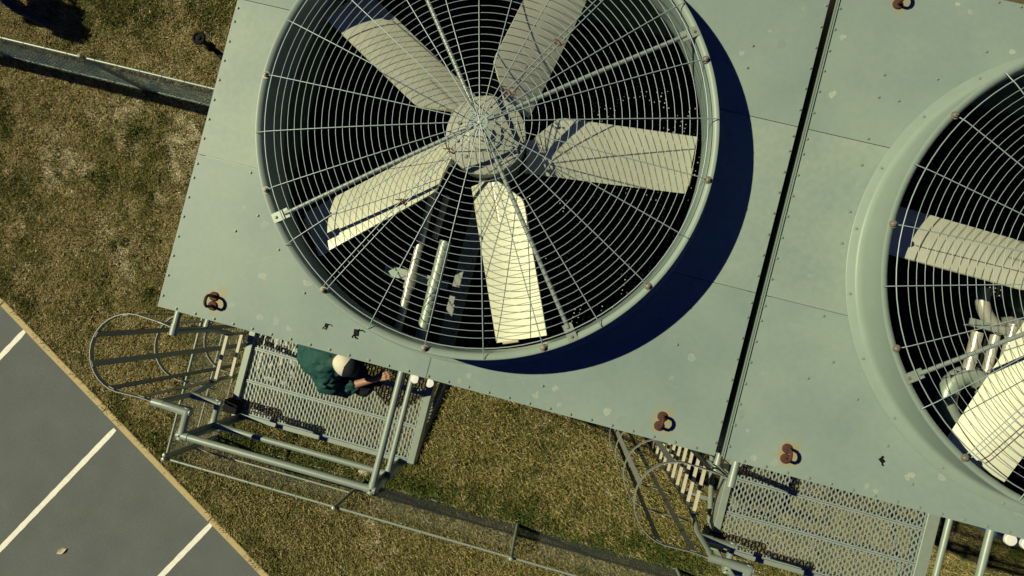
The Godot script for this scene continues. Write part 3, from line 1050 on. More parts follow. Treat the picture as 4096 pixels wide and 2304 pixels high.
	for b in [[Vector2(-3.12, 0.935), -90.0], [Vector2(-3.43, 0.945), -112.0], [Vector2(-3.635, 1.165), -165.0], [Vector2(-3.605, 1.41), -210.0], [Vector2(-3.39, 1.56), -255.0], [Vector2(-3.12, 1.562), -270.0]]:
		var a := deg_to_rad(b[1])
		var tg := Vector3(-sin(a), 0, cos(a)) * 0.025
		var nr := Vector3(cos(a), 0, sin(a))
		var c := Vector3(b[0].x, 0, b[0].y) - nr * 0.006
		s = ST()
		for sg in [0.003, -0.003]:
			var p: Vector3 = c - tg + nr * sg
			var q: Vector3 = c + tg + nr * sg
			var u := Vector3(0, RT - 0.025, 0)
			var d := Vector3(0, 2.2, 0)
			if sg > 0:
				quad(s, q + u, p + u, p + d, q + d)
			else:
				quad(s, p + u, q + u, q + d, p + d)
		quad(s, c - tg - nr * 0.003 + Vector3(0, RT - 0.025, 0), c + tg - nr * 0.003 + Vector3(0, RT - 0.025, 0), c + tg + nr * 0.003 + Vector3(0, RT - 0.025, 0), c - tg + nr * 0.003 + Vector3(0, RT - 0.025, 0))
		part("cage_bar", commit(s), M.cage, l)

# ------------------------------------------------------------------ chain link fences
func mesh_panel(len_: float, h: float, r: float) -> ArrayMesh:
	var s := ST()
	var p := 0.066
	for dirn in [1.0, -1.0]:
		var x := -h
		while x < len_:
			# line from (x, 0) rising to (x + h, h), clipped to 0..len
			var x0 := maxf(x, 0.0)
			var x1 := minf(x + h, len_)
			if x1 > x0 + 0.01:
				var y0 := x0 - x
				var y1 := x1 - x
				var a := Vector3(x0, y0, 0.003 * dirn)
				var b := Vector3(x1, y1, 0.003 * dirn)
				if dirn < 0:
					a = Vector3(len_ - x0, y0, -0.003)
					b = Vector3(len_ - x1, y1, -0.003)
				var d := (b - a).normalized()
				var u := Vector3(-d.y, d.x, 0)
				var c := [u * r, -u * r * 0.5 + Vector3(0, 0, r * 0.87), -u * r * 0.5 - Vector3(0, 0, r * 0.87)]
				for k in 3:
					var e: Vector3 = c[k]
					var f: Vector3 = c[(k + 1) % 3]
					quad(s, a + e, b + e, b + f, a + f)
			x += p
	return commit(s)

func fence(label: String, a: Vector2, b: Vector2, lens: Array, mid_first: bool, wm: Material, wr: float, base := 0.06) -> void:
	var t := thing("chain_link_fence", label, "fence", Vector3(a.x, base, a.y), "chain link fences")
	t.rotation.y = -(b - a).angle()
	var H := 1.77
	var s := ST()
	lathe(s, Vector3.ZERO, [Vector2(0.03, 0), Vector2(0.03, H + 0.03), Vector2(0.042, H + 0.035), Vector2(0.045, H + 0.06), Vector2(0.03, H + 0.09), Vector2(0.0, H + 0.10)], 12)
	var pmh := commit(s)
	var x := 0.0
	part("post", pmh, M.galv, t, Vector3.ZERO)
	for i in lens.size():
		var L: float = lens[i]
		s = ST()
		tube(s, [Vector3(x, H, 0), Vector3(x + L, H, 0)], 0.021, 10)
		part("top_rail", commit(s), M.galv, t)
		s = ST()
		tube(s, [Vector3(x + 0.03, 0.03, 0), Vector3(x + L - 0.03, 0.03, 0)], 0.022, 8)
		part("bottom_rail", commit(s), M.galv, t)
		if i == 0 and mid_first:
			s = ST()
			tube(s, [Vector3(x + 0.03, 0.9, 0), Vector3(x + L - 0.03, 0.9, 0)], 0.018, 8)
			part("mid_rail", commit(s), M.galv, t)
		part("wire_mesh", mesh_panel(L - 0.06, H - 0.04, wr), wm, t, Vector3(x + 0.03, 0.04, 0.024))
		# tie wires round the top rail
		s = ST()
		var k := 0.25
		while k < L - 0.1:
			tube(s, circle_pts(Vector3.ZERO, 0.026, 8).map(func(q): return Vector3(x + k, H + q.x, q.z)), 0.004, 4, true)
			k += 0.42
		part("tie", commit(s), M.wire, t)
		x += L
		part("post", pmh, M.galv, t, Vector3(x, 0, 0))

func fences() -> void:
	fence("chain link fence running below both platforms to the bottom edge", Vector2(-5.87, 4.18), Vector2(20, 4.18), [3.05, 3.05, 3.05, 3.05, 3.05], true, M.link, 0.0015)
	fence("chain link fence running from beside the caged ladder under the deck", Vector2(-5.87, 4.11), Vector2(-5.87, -20), [3.05, 3.05], true, M.link, 0.0015)
	fence("chain link fence crossing the lawn in the top left corner", Vector2(-15.27, -2.15), Vector2(20, -2.15), [3.05, 3.05, 3.05], false, M.green_link, 0.0023)

# ------------------------------------------------------------------ person
func surface_net(bones: Array, cell: float, k: float, jitter := 0.0) -> ArrayMesh:
	# bones: [a, b, ra, rb]
	var lo := Vector3(1e9, 1e9, 1e9)
	var hi := -lo
	for b in bones:
		for e in 2:
			var r: float = b[2 + e] + cell * 3.0 + k
			lo = lo.min(b[e] - Vector3.ONE * r)
			hi = hi.max(b[e] + Vector3.ONE * r)
	var nx := int((hi.x - lo.x) / cell) + 2
	var ny := int((hi.y - lo.y) / cell) + 2
	var nz := int((hi.z - lo.z) / cell) + 2
	var f := PackedFloat32Array()
	f.resize(nx * ny * nz)
	f.fill(1.0)
	var nn := noise(8, 9.0, 2)
	for b in bones:
		var a: Vector3 = b[0]
		var c: Vector3 = b[1]
		var rm: float = maxf(b[2], b[3]) + cell * 3.0 + k * 1.5
		var l := ((a.min(c) - Vector3.ONE * rm - lo) / cell).floor()
		var h := ((a.max(c) + Vector3.ONE * rm - lo) / cell).ceil()
		var d := c - a
		var dd := maxf(d.length_squared(), 1e-9)
		for z in range(maxi(0, int(l.z)), mini(nz, int(h.z) + 1)):
			for y in range(maxi(0, int(l.y)), mini(ny, int(h.y) + 1)):
				var row := (z * ny + y) * nx
				for x in range(maxi(0, int(l.x)), mini(nx, int(h.x) + 1)):
					var p := lo + Vector3(x, y, z) * cell
					var t := clampf((p - a).dot(d) / dd, 0.0, 1.0)
					var v: float = p.distance_to(a + d * t) - lerpf(b[2], b[3], t)
					var o := f[row + x]
					var m := clampf(0.5 + 0.5 * (o - v) / k, 0.0, 1.0)
					f[row + x] = lerpf(o, v, m) - k * m * (1.0 - m)
	if jitter > 0.0:
		for z in nz:
			for y in ny:
				for x in nx:
					var i := (z * ny + y) * nx + x
					if absf(f[i]) < cell * 4.0:
						var p := lo + Vector3(x, y, z) * cell
						f[i] += jitter * nn.get_noise_3d(p.x * 0.8 + p.z * 0.5, p.y * 2.2, p.z * 1.2)
	var idx := PackedInt32Array()
	idx.resize(nx * ny * nz)
	idx.fill(-1)
	var vs := PackedVector3Array()
	var st := [1, nx, nx * ny]
	for z in nz - 1:
		for y in ny - 1:
			for x in nx - 1:
				var i := (z * ny + y) * nx + x
				var acc := Vector3.ZERO
				var cnt := 0
				for e in 12:
					var axis := e / 4
					var q := e % 4
					var c0 := Vector3i.ZERO
					c0[(axis + 1) % 3] = q & 1
					c0[(axis + 2) % 3] = q >> 1
					var i0: int = i + c0.x + c0.y * nx + c0.z * nx * ny
					var i1: int = i0 + st[axis]
					var f0 := f[i0]
					var f1 := f[i1]
					if (f0 < 0.0) != (f1 < 0.0):
						var pp := Vector3(c0)
						pp[axis] += f0 / (f0 - f1)
						acc += pp
						cnt += 1
				if cnt > 0:
					idx[i] = vs.size()
					vs.append(lo + (Vector3(x, y, z) + acc / cnt) * cell)
	var s := ST()
	s.set_smooth_group(1)
	for v in vs:
		s.add_vertex(v)
	for z in range(1, nz - 1):
		for y in range(1, ny - 1):
			for x in range(1, nx - 1):
				var i := (z * ny + y) * nx + x
				for axis in 3:
					var f0 := f[i]
					var f1 := f[i + st[axis]]
					if (f0 < 0.0) != (f1 < 0.0):
						var b: int = st[(axis + 1) % 3]
						var c: int = st[(axis + 2) % 3]
						var q := [idx[i - b - c], idx[i - c], idx[i], idx[i - b]]
						if q.has(-1):
							continue
						# front faces are clockwise
						if f0 < 0.0:
							q.reverse()
						for e in [0, 1, 2, 0, 2, 3]:
							s.add_index(q[e])
	s.generate_normals()
	return s.commit()

func person() -> void:
	var t := thing("person", "crouching person in a teal jacket and cream cap on the platform", "person", Vector3(0, 0, -0.03))
	var P := PF
	var skin := pm(Color(0.36, 0.20, 0.13), 0.55)
	var teal := tri(pm(Color.WHITE, 0.8), ctex(81, 0.05, 0.3, Color(0.003, 0.046, 0.043), Color(0.007, 0.078, 0.072), 128, 0.5), 0.25)
	var trouser := pm(Color(0.012, 0.014, 0.02), 0.85)
	var pelvis := Vector3(-1.97, P + 0.24, 0.93)
	var waist := Vector3(-1.93, P + 0.38, 0.95)
	var chest := Vector3(-1.81, P + 0.52, 0.98)
	var neck := Vector3(-1.66, P + 0.62, 0.95)
	var head := Vector3(-1.585, P + 0.69, 0.935)
	var shr := Vector3(-1.775, P + 0.53, 1.155)
	var elr := Vector3(-1.65, P + 0.42, 1.18)
	var wrr := Vector3(-1.36, P + 0.52, 1.01)
	var shl := Vector3(-1.74, P + 0.53, 0.79)
	var ell := Vector3(-1.50, P + 0.36, 0.76)
	var wrl := Vector3(-1.30, P + 0.36, 0.86)
	var knr := Vector3(-1.50, P + 0.36, 1.13)
	var anr := Vector3(-1.62, P + 0.08, 1.12)
	var knl := Vector3(-1.46, P + 0.33, 0.84)
	var anl := Vector3(-1.64, P + 0.08, 0.84)
	var hpr := pelvis + Vector3(0.02, -0.04, 0.10)
	var hpl := pelvis + Vector3(0.02, -0.04, -0.08)
	var fd := (Vector3(1, -0.45, 0.05)).normalized()
	# body: one continuous figure
	var bones := [
		[pelvis, waist, 0.135, 0.12], [waist, chest, 0.12, 0.135], [chest, neck, 0.12, 0.055], [neck, head, 0.055, 0.07],
		[shr, shl, 0.06, 0.06], [shr, elr, 0.05, 0.042], [elr, wrr, 0.04, 0.027], [shl, ell, 0.05, 0.042], [ell, wrl, 0.04, 0.027],
		[hpr, knr, 0.085, 0.06], [hpl, knl, 0.085, 0.06], [knr, anr, 0.055, 0.035], [knl, anl, 0.055, 0.035],
		[anr, anr + Vector3(0.15, -0.03, 0.02), 0.035, 0.03], [anl, anl + Vector3(0.15, -0.03, 0), 0.035, 0.03],
		[head - fd * 0.025, head + fd * 0.03 + Vector3(0, -0.03, 0), 0.088, 0.072],
		[head + fd * 0.05 + Vector3(0, -0.06, 0), head + fd * 0.075 + Vector3(0, -0.075, 0), 0.05, 0.035],
		[head + fd * 0.10 + Vector3(0, -0.01, 0), head + fd * 0.118 + Vector3(0, -0.045, 0), 0.008, 0.014],
		[head + Vector3(0.01, -0.03, 0.082), head + Vector3(0.0, 0.01, 0.088), 0.012, 0.014],
		[head + Vector3(0.01, -0.03, -0.082), head + Vector3(0.0, 0.01, -0.088), 0.012, 0.014]]
	part("body", surface_net(bones, 0.012, 0.03), skin, t)
	var jb := [
		[pelvis + Vector3(-0.01, 0.02, 0), waist, 0.185, 0.185], [waist, chest, 0.185, 0.175], [chest, neck - Vector3(0.02, 0.02, 0), 0.16, 0.085],
		[shr, shl, 0.078, 0.078], [shr, elr, 0.082, 0.070], [elr, elr + (wrr - elr) * 0.25, 0.068, 0.062], [shl, ell, 0.070, 0.058], [ell, wrl - (wrl - ell) * 0.12, 0.056, 0.043]]
	part("jacket", surface_net(jb, 0.012, 0.040, 0.034), teal, t)
	var tb := [[pelvis + Vector3(0, -0.03, 0.03), pelvis + Vector3(0, -0.03, -0.03), 0.15, 0.15], [hpr, knr, 0.12, 0.085], [hpl, knl, 0.115, 0.095], [knr, anr, 0.085, 0.06], [knl, anl, 0.085, 0.06]]
	part("trousers", surface_net(tb, 0.016, 0.03, 0.02), trouser, t)
	for an in [anr, anl]:
		var sb := [[an + Vector3(0.0, -0.01, 0), an + Vector3(0.17, -0.03, 0), 0.046, 0.04]]
		part("shoe", surface_net(sb, 0.012, 0.02), M.black, t)
	# hands with five fingers reaching for the access door
	for e in [[wrr, elr, 1.0], [wrl, ell, -1.0]]:
		var w: Vector3 = e[0]
		var d: Vector3 = (e[0] - e[1]).normalized()
		var side := d.cross(Vector3.UP).normalized()
		var pc := w + d * 0.045
		var hb := [[w - d * 0.02, w + d * 0.02, 0.024, 0.026], [w + d * 0.03 - side * 0.018, pc + d * 0.035 - side * 0.022, 0.017, 0.015], [w + d * 0.03 + side * 0.014, pc + d * 0.035 + side * 0.022, 0.017, 0.015], [w + d * 0.03, pc + d * 0.04, 0.018, 0.016]]
		var ls := [0.062, 0.074, 0.07, 0.054]
		for q in 4:
			var b0 := pc + d * 0.04 + side * (0.027 - 0.018 * q)
			var b1: Vector3 = b0 + (d + Vector3.DOWN * 0.35).normalized() * ls[q] * 0.45
			var b2: Vector3 = b1 + (d + Vector3.DOWN * 1.1).normalized() * ls[q] * 0.35
			var b3: Vector3 = b2 + (d * 0.5 + Vector3.DOWN * 1.3).normalized() * ls[q] * 0.25
			hb.append([b0, b1, 0.0092, 0.0085])
			hb.append([b1, b2, 0.0085, 0.008])
			hb.append([b2, b3, 0.008, 0.007])
		var sg: float = e[2]
		var t0 := w + d * 0.035 - side * 0.022 * sg
		var t1 := t0 + (d * 0.7 - side * 0.8 * sg + Vector3.DOWN * 0.3).normalized() * 0.038
		var t2 := t1 + (d + Vector3.DOWN * 0.5 - side * 0.2 * sg).normalized() * 0.03
		hb.append([t0, t1, 0.0125, 0.0105])
		hb.append([t1, t2, 0.010, 0.008])
		part("hand", surface_net(hb, 0.004, 0.006), skin, t)
	# cap: cream crown, dark front and bill; brown hair at the nape; eyes
	var cap_m := tri(pm(Color.WHITE, 0.85), ctex(83, 0.06, 0.3, Color(0.60, 0.57, 0.45), Color(0.74, 0.71, 0.58), 128, 0.5), 0.2)
	var s := ST()
	var cap_m2 := pm(Color(0.012, 0.016, 0.028), 0.8)
	for k in 2:
		s = ST()
		var nu := 24
		var nv := 9
		var grid := []
		for i in nv + 1:
			var ph := deg_to_rad(lerpf(88.0, -4.0, float(i) / nv))
			var row := []
			for j in nu + 1:
				var th := deg_to_rad(lerpf(84.0, 276.0, float(j) / nu)) if k == 0 else deg_to_rad(lerpf(-84.0, 84.0, float(j) / nu))
				var q := Vector3(cos(th) * cos(ph) * 0.118, sin(ph) * 0.105, sin(th) * cos(ph) * 0.098)
				q = q * (1.0 + 0.012 * sin(th * 5.0) * cos(ph))
				q = q.rotated(Vector3(0, 0, 1), deg_to_rad(-7.0)).rotated(Vector3.UP, deg_to_rad(-14.0))
				row.append(head + Vector3(-0.005, 0.012, 0) + q)
			grid.append(row)
		s.set_smooth_group(1)
		for i in nv:
			for j in nu:
				for q in [[i, j], [i + 1, j + 1], [i, j + 1], [i, j], [i + 1, j], [i + 1, j + 1]]:
					s.add_vertex(grid[q[0]][nu - q[1]])
		s.generate_normals()
		part("cap_crown" if k == 0 else "cap_front", commit(s), cap_m if k == 0 else cap_m2, t)
	s = ST()
	var n := 14
	for i in n:
		for top in 2:
			var pts := []
			for e in [[i, 0], [i + 1, 0], [i + 1, 1], [i, 1]]:
				var th := deg_to_rad(lerpf(-58.0, 58.0, float(e[0]) / n))
				var ex: float = 0.072 * cos(th * 1.45) * e[1]
				var q := Vector3(cos(th) * 0.116 + ex, -0.004 - 0.25 * ex - 0.004 * top - 0.012 * absf(sin(th)) * e[1], sin(th) * 0.097)
				q = q.rotated(Vector3(0, 0, 1), deg_to_rad(-7.0)).rotated(Vector3.UP, deg_to_rad(-14.0))
				pts.append(head + Vector3(-0.005, 0.012, 0) + q)
			if top == 0:
				quad(s, pts[0], pts[3], pts[2], pts[1])
			else:
				quad(s, pts[0], pts[1], pts[2], pts[3])
	part("cap_bill", commit(s), cap_m2, t)
	var hair := tri(pm(Color.WHITE, 0.7), ctex(85, 0.1, 0.35, Color(0.03, 0.012, 0.006), Color(0.12, 0.05, 0.025), 64, 0.5, 1.5), 0.06)
	var hbn := [[head + Vector3(-0.085, -0.01, 0.0), head + Vector3(-0.135, -0.05, -0.01), 0.045, 0.03], [head + Vector3(-0.12, -0.03, -0.01), head + Vector3(-0.15, -0.10, 0.0), 0.03, 0.018], [head + Vector3(-0.07, -0.04, 0.05), head + Vector3(-0.06, -0.09, 0.04), 0.035, 0.03], [head + Vector3(-0.07, -0.04, -0.05), head + Vector3(-0.06, -0.09, -0.04), 0.035, 0.03]]
	part("hair", surface_net(hbn, 0.008, 0.02, 0.012), hair, t)
	for sg in [-1.0, 1.0]:
		s = ST()
		lathe(s, Vector3.ZERO, [Vector2(0.0, -0.012), Vector2(0.0085, -0.0085), Vector2(0.012, 0), Vector2(0.0085, 0.0085), Vector2(0.0, 0.012)], 10, 80.0)
		part("eye", commit(s), M.white, t, head + fd * 0.088 + Vector3(0, -0.018, 0.032 * sg))

# ------------------------------------------------------------------ loose and small things
func small_things() -> void:
	var s: SurfaceTool
	# scraps on the decks
	var sc := [[Vector2(-1.669, 0.578), "small black bent clip left of two on the deck by the guard", 0.7], [Vector2(-1.433, 0.571), "larger black bent clip on the deck close to the guard rim", 1.0], [Vector2(2.457, 0.486), "black hooked clip on the deck of the right tower cell", 0.8]]
	for e in sc:
		var t := thing("bent_clip", e[1], "clip", Vector3(e[0].x, DK, e[0].y), "black clips on the decks")
		t.scale = Vector3.ONE * e[2]
		t.rotation.y = e[0].x
		s = ST()
		cbox(s, Vector3(-0.028, 0.0005, -0.018), Vector3(0.022, 0.008, 0.018), 0.002)
		part("plate", commit(s), M.black, t)
		s = ST()
		tube(s, [Vector3(-0.02, 0.006, -0.012), Vector3(-0.03, 0.022, -0.028), Vector3(-0.022, 0.04, -0.034)], 0.005, 6)
		part("prong", commit(s), M.black, t)
		s = ST()
		tube(s, [Vector3(0.016, 0.006, 0.012), Vector3(0.03, 0.022, 0.02), Vector3(0.034, 0.036, 0.012)], 0.006, 6)
		part("prong", commit(s), M.black, t)
	# capped blue pipes at the tower face
	for e in [[-1.0, 0.865, 7.6, "white capped blue pipe beside the rail, left of the pair", 0.038], [-0.875, 0.865, 7.6, "white capped blue pipe right of the pair by the deck seam", 0.038], [3.82, 0.885, 7.5, "white capped blue pipe near the lower right rails", 0.046], [3.945, 0.885, 7.5, "white capped blue pipe at the lower right picture edge", 0.046]]:
		var t := thing("capped_pipe", e[3], "pipe", Vector3(e[0], 0, e[1]), "capped blue pipes")
		s = ST()
		lathe(s, Vector3.ZERO, [Vector2(e[4] * 0.88, 5.9), Vector2(e[4] * 0.88, e[2] - 0.03)], 18)
		part("pipe", commit(s), M.blue, t)
		s = ST()
		lathe(s, Vector3.ZERO, [Vector2(e[4], e[2] - 0.035), Vector2(e[4], e[2] - 0.006), Vector2(e[4] * 0.88, e[2]), Vector2(0, e[2] + 0.002)], 24)
		part("cap", commit(s), M.white, t)
		for yy in [6.2, 7.2]:
			s = ST()
			box(s, Vector3(-0.012, yy, 0.70 - e[1]), Vector3(0.012, yy + 0.03, -e[4] * 0.86))
			part("bracket", commit(s), M.galv, t)
		s = ST()
		tube(s, [Vector3(0, 5.92, 0), Vector3(0, 5.9, -0.06), Vector3(0, 5.9, 0.70 - e[1])], e[4] * 0.86, 12)
		part("inlet", commit(s), M.blue, t)
	# ribbed black hose on the lawn
	var t := thing("drain_hose", "black ribbed drain hose on the lawn right of the occupied platform", "hose", Vector3(0, 0.06, 0))
	s = ST()
	var a := Vector3(-1.70, 0.085, 1.45)
	var b := Vector3(-2.0, 0.085, 3.6)
	var n := 110
	var prev := []
	for i in n + 1:
		var f := float(i) / n
		var c := a.lerp(b, f) + Vector3(sin(f * 7.0) * 0.012, 0, 0)
		var ring := []
		for j in 14:
			var an := TAU * j / 14
			var rr := 0.078 + (0.006 * sin(i * PI * 0.5 + an) if fmod(f * 4.0, 1.0) > 0.2 else 0.0)
			ring.append(c + Vector3(cos(an) * rr, sin(an) * rr, 0))
		if i > 0:
			for j in 14:
				var j2 := (j + 1) % 14
				quad(s, prev[j], prev[j2], ring[j2], ring[j])
		prev = ring
	part("hose_wall", commit(s), pm(Color(0.012, 0.013, 0.015), 0.3), t)
	# pale stone by the fence
	t = thing("field_stone", "pale sandy stone at the fence foot under the platform corner", "stone", Vector3(-2.87, 0.05, 4.03))
	part("stone_body", blob(0.15, 0.10, 3), M.tan, t)
	# dead leaf on the asphalt
	t = thing("dead_leaf", "brown curled dead leaf lying on the asphalt between stall lines", "leaf", Vector3(-8.41, 0.0, 7.18))
	t.rotation.y = 0.7
	s = ST()
	for i in 8:
		for j in 4:
			var q := []
			for e in [[i, j], [i + 1, j], [i + 1, j + 1], [i, j + 1]]:
				var u: float = e[0] / 8.0
				var v: float = e[1] / 4.0 - 0.5
				var w: float = 0.11 * sin(PI * pow(u, 0.8)) + 0.006
				q.append(Vector3((u - 0.5) * 0.23, 0.006 + 0.06 * v * v + 0.015 * sin(u * 9.0 + v * 4.0) * absf(v) + 0.012, v * w))
			quad(s, q[0], q[1], q[2], q[3])
	part("blade", commit(s), M.tan, t)
	s = ST()
	tube(s, [Vector3(0.11, 0.018, 0), Vector3(0.16, 0.006, 0.02)], 0.004, 5)
	part("stem", commit(s), M.tan, t)
	# valve post beside the deck's left edge
	t = thing("valve_post", "black valve post with a hand wheel beside the deck edge", "valve", Vector3(-7.62, 0.06, -3.12))
	s = ST()
	lathe(s, Vector3.ZERO, [Vector2(0.09, 0.0), Vector2(0.09, 0.03), Vector2(0.05, 0.05), Vector2(0.05, 0.62), Vector2(0.085, 0.66), Vector2(0.085, 0.72), Vector2(0.04, 0.78), Vector2(0.028, 0.80), Vector2(0.045, 0.82), Vector2(0.04, 1.13), Vector2(0.0, 1.14)], 16)
	part("stem", commit(s), M.black, t)
	s = ST()
	tube(s, circle_pts(Vector3(0, 1.1, 0), 0.10, 22), 0.028, 8, true)
	for i in 4:
		var an := TAU * i / 4 + 0.4
		tube(s, [Vector3(0, 1.1, 0), Vector3(cos(an) * 0.105, 1.1, sin(an) * 0.105)], 0.012, 6)
	lathe(s, Vector3(0, 1.085, 0), [Vector2(0.07, 0.0), Vector2(0.07, 0.02), Vector2(0.0, 0.03)], 14)
	part("hand_wheel", commit(s), M.black, t)
	s = ST()
	tube(s, [Vector3(-0.16, 0.55, -0.06), Vector3(0, 0.55, 0), Vector3(0.2, 0.55, 0.12)], 0.045, 10)
	part("side_arm", commit(s), M.black, t)
	t = thing("round_cover", "flat grey round cover beside the black valve post", "cover", Vector3(-7.50, 0.06, -2.90))
	s = ST()
	lathe(s, Vector3.ZERO, [Vector2(0.27, 0.0), Vector2(0.27, 0.05), Vector2(0.26, 0.06), Vector2(0.0, 0.06)], 30)
	part("lid", commit(s), pm(Color(0.10, 0.11, 0.11), 0.8), t)
	# branch pipe in view, plus an invented unseen shape added to cast the corner shadow
	t = thing("pipe_and_shadow_caster", "black pipe in the top left corner with an unseen shape added to cast the thick shadow", "pipe and shadow caster", Vector3(-13.35, 0.06, -3.42))
	s = ST()
	tube(s, [Vector3(0, 0, -0.22), Vector3(0, 1.6, -0.22), Vector3(0, 2.0, -0.1)], 0.11, 16)
	part("caster_post", commit(s), M.black, t)  # unseen upright, added for the upper limb of the shadow
	s = ST()
	cbox(s, Vector3(-0.22, 1.90, -0.30), Vector3(0.22, 2.86, 0.28), 0.08)
	cbox(s, Vector3(-0.15, 1.72, -0.12), Vector3(0.15, 1.90, 0.34), 0.02)
	lathe(s, Vector3(0, 0, 0.12), [Vector2(0.15, 2.84), Vector2(0.15, 3.12), Vector2(0.11, 3.2), Vector2(0.0, 3.22)], 18)
	part("caster_body", commit(s), M.black, t)  # unseen boxy body, shaped to throw the broad part of the shadow
	s = ST()
	cbox(s, Vector3(-0.2, 2.55, 0.05), Vector3(0.2, 2.95, 0.36), 0.03)
	part("caster_box", commit(s), M.black, t)  # unseen box, added to make the shadow outline lumpy
	s = ST()
	tube(s, [Vector3(0, 2.3, -0.2), Vector3(0, 2.35, -0.42), Vector3(0, 2.7, -0.40), Vector3(0, 2.8, -0.2)], 0.05, 8)
	part("caster_loop", commit(s), M.black, t)  # unseen loop, added to break up the shadow outline
	s = ST()
	tube(s, [Vector3(0.0, 0.5, -0.22), Vector3(0.35, 0.45, -0.05), Vector3(0.75, 0.36, 0.10), Vector3(1.15, 0.26, 0.27), Vector3(1.45, 0.20, 0.36), Vector3(1.75, 0.14, 0.42), Vector3(1.9, -0.05, 0.45)], 0.085, 14)
	part("branch_pipe", commit(s), M.dark, t)
	s = ST()
	tube(s, [Vector3(1.28, 0.24, 0.31), Vector3(1.42, 0.21, 0.35)], 0.105, 14)
	part("flange", commit(s), M.dark, t)

func blob(rx: float, ry: float, seed_: int) -> ArrayMesh:
	var s := ST()
	var n := noise(seed_, 6.0, 2)
	var nu := 16
	var nv := 8
	var g := []
	for i in nv + 1:
		var row := []
		for j in nu + 1:
			var ph := PI * 0.5 - PI * i / nv
			var th := TAU * (j % nu) / nu
			var d := Vector3(cos(th) * cos(ph), sin(ph), sin(th) * cos(ph))
			var k := 1.0 + 0.5 * n.get_noise_3dv(d)
			row.append(Vector3(d.x * rx * k, d.y * ry * k, d.z * rx * 0.8 * k))
		g.append(row)
	s.set_smooth_group(1)
	for i in nv:
		for j in nu:
			for q in [[i, j], [i, j + 1], [i + 1, j + 1], [i, j], [i + 1, j + 1], [i + 1, j]]:
				s.add_vertex(g[q[0]][q[1]])
	s.generate_normals()
	return commit(s)

# ------------------------------------------------------------------ lawn
func tuft(seed_: int, rad: float, count: int, cols: Array, hmin: float, hmax: float, w: float, lean: float) -> ArrayMesh:
	var s := ST()
	var r := RandomNumberGenerator.new()
	r.seed = seed_
	for i in count:
		var a := r.randf() * TAU
		var p := Vector3(cos(a), 0, sin(a)) * rad * sqrt(r.randf())
		var az := r.randf() * TAU
		var d := Vector3(cos(az), 0, sin(az))
		var h := r.randf_range(hmin, hmax)
		var l := h * lean * r.randf_range(0.5, 1.5)
		var sd := Vector3(-d.z, 0, d.x) * w * r.randf_range(0.6, 1.3)
		var c: Color = cols[r.randi() % cols.size()]
		c = c * r.randf_range(0.72, 1.6)
		c.r *= 0.98
		var m := p + d * l * 0.45 + Vector3.UP * h * 0.7
		var e := p + d * l + Vector3.UP * h
		for v in [p - sd, m + sd * 0.8, p + sd, p - sd, m - sd * 0.8, m + sd * 0.8, m - sd * 0.8, e, m + sd * 0.8]:
			s.set_color(c)
			s.add_vertex(v)
	s.generate_normals()
	return commit(s)

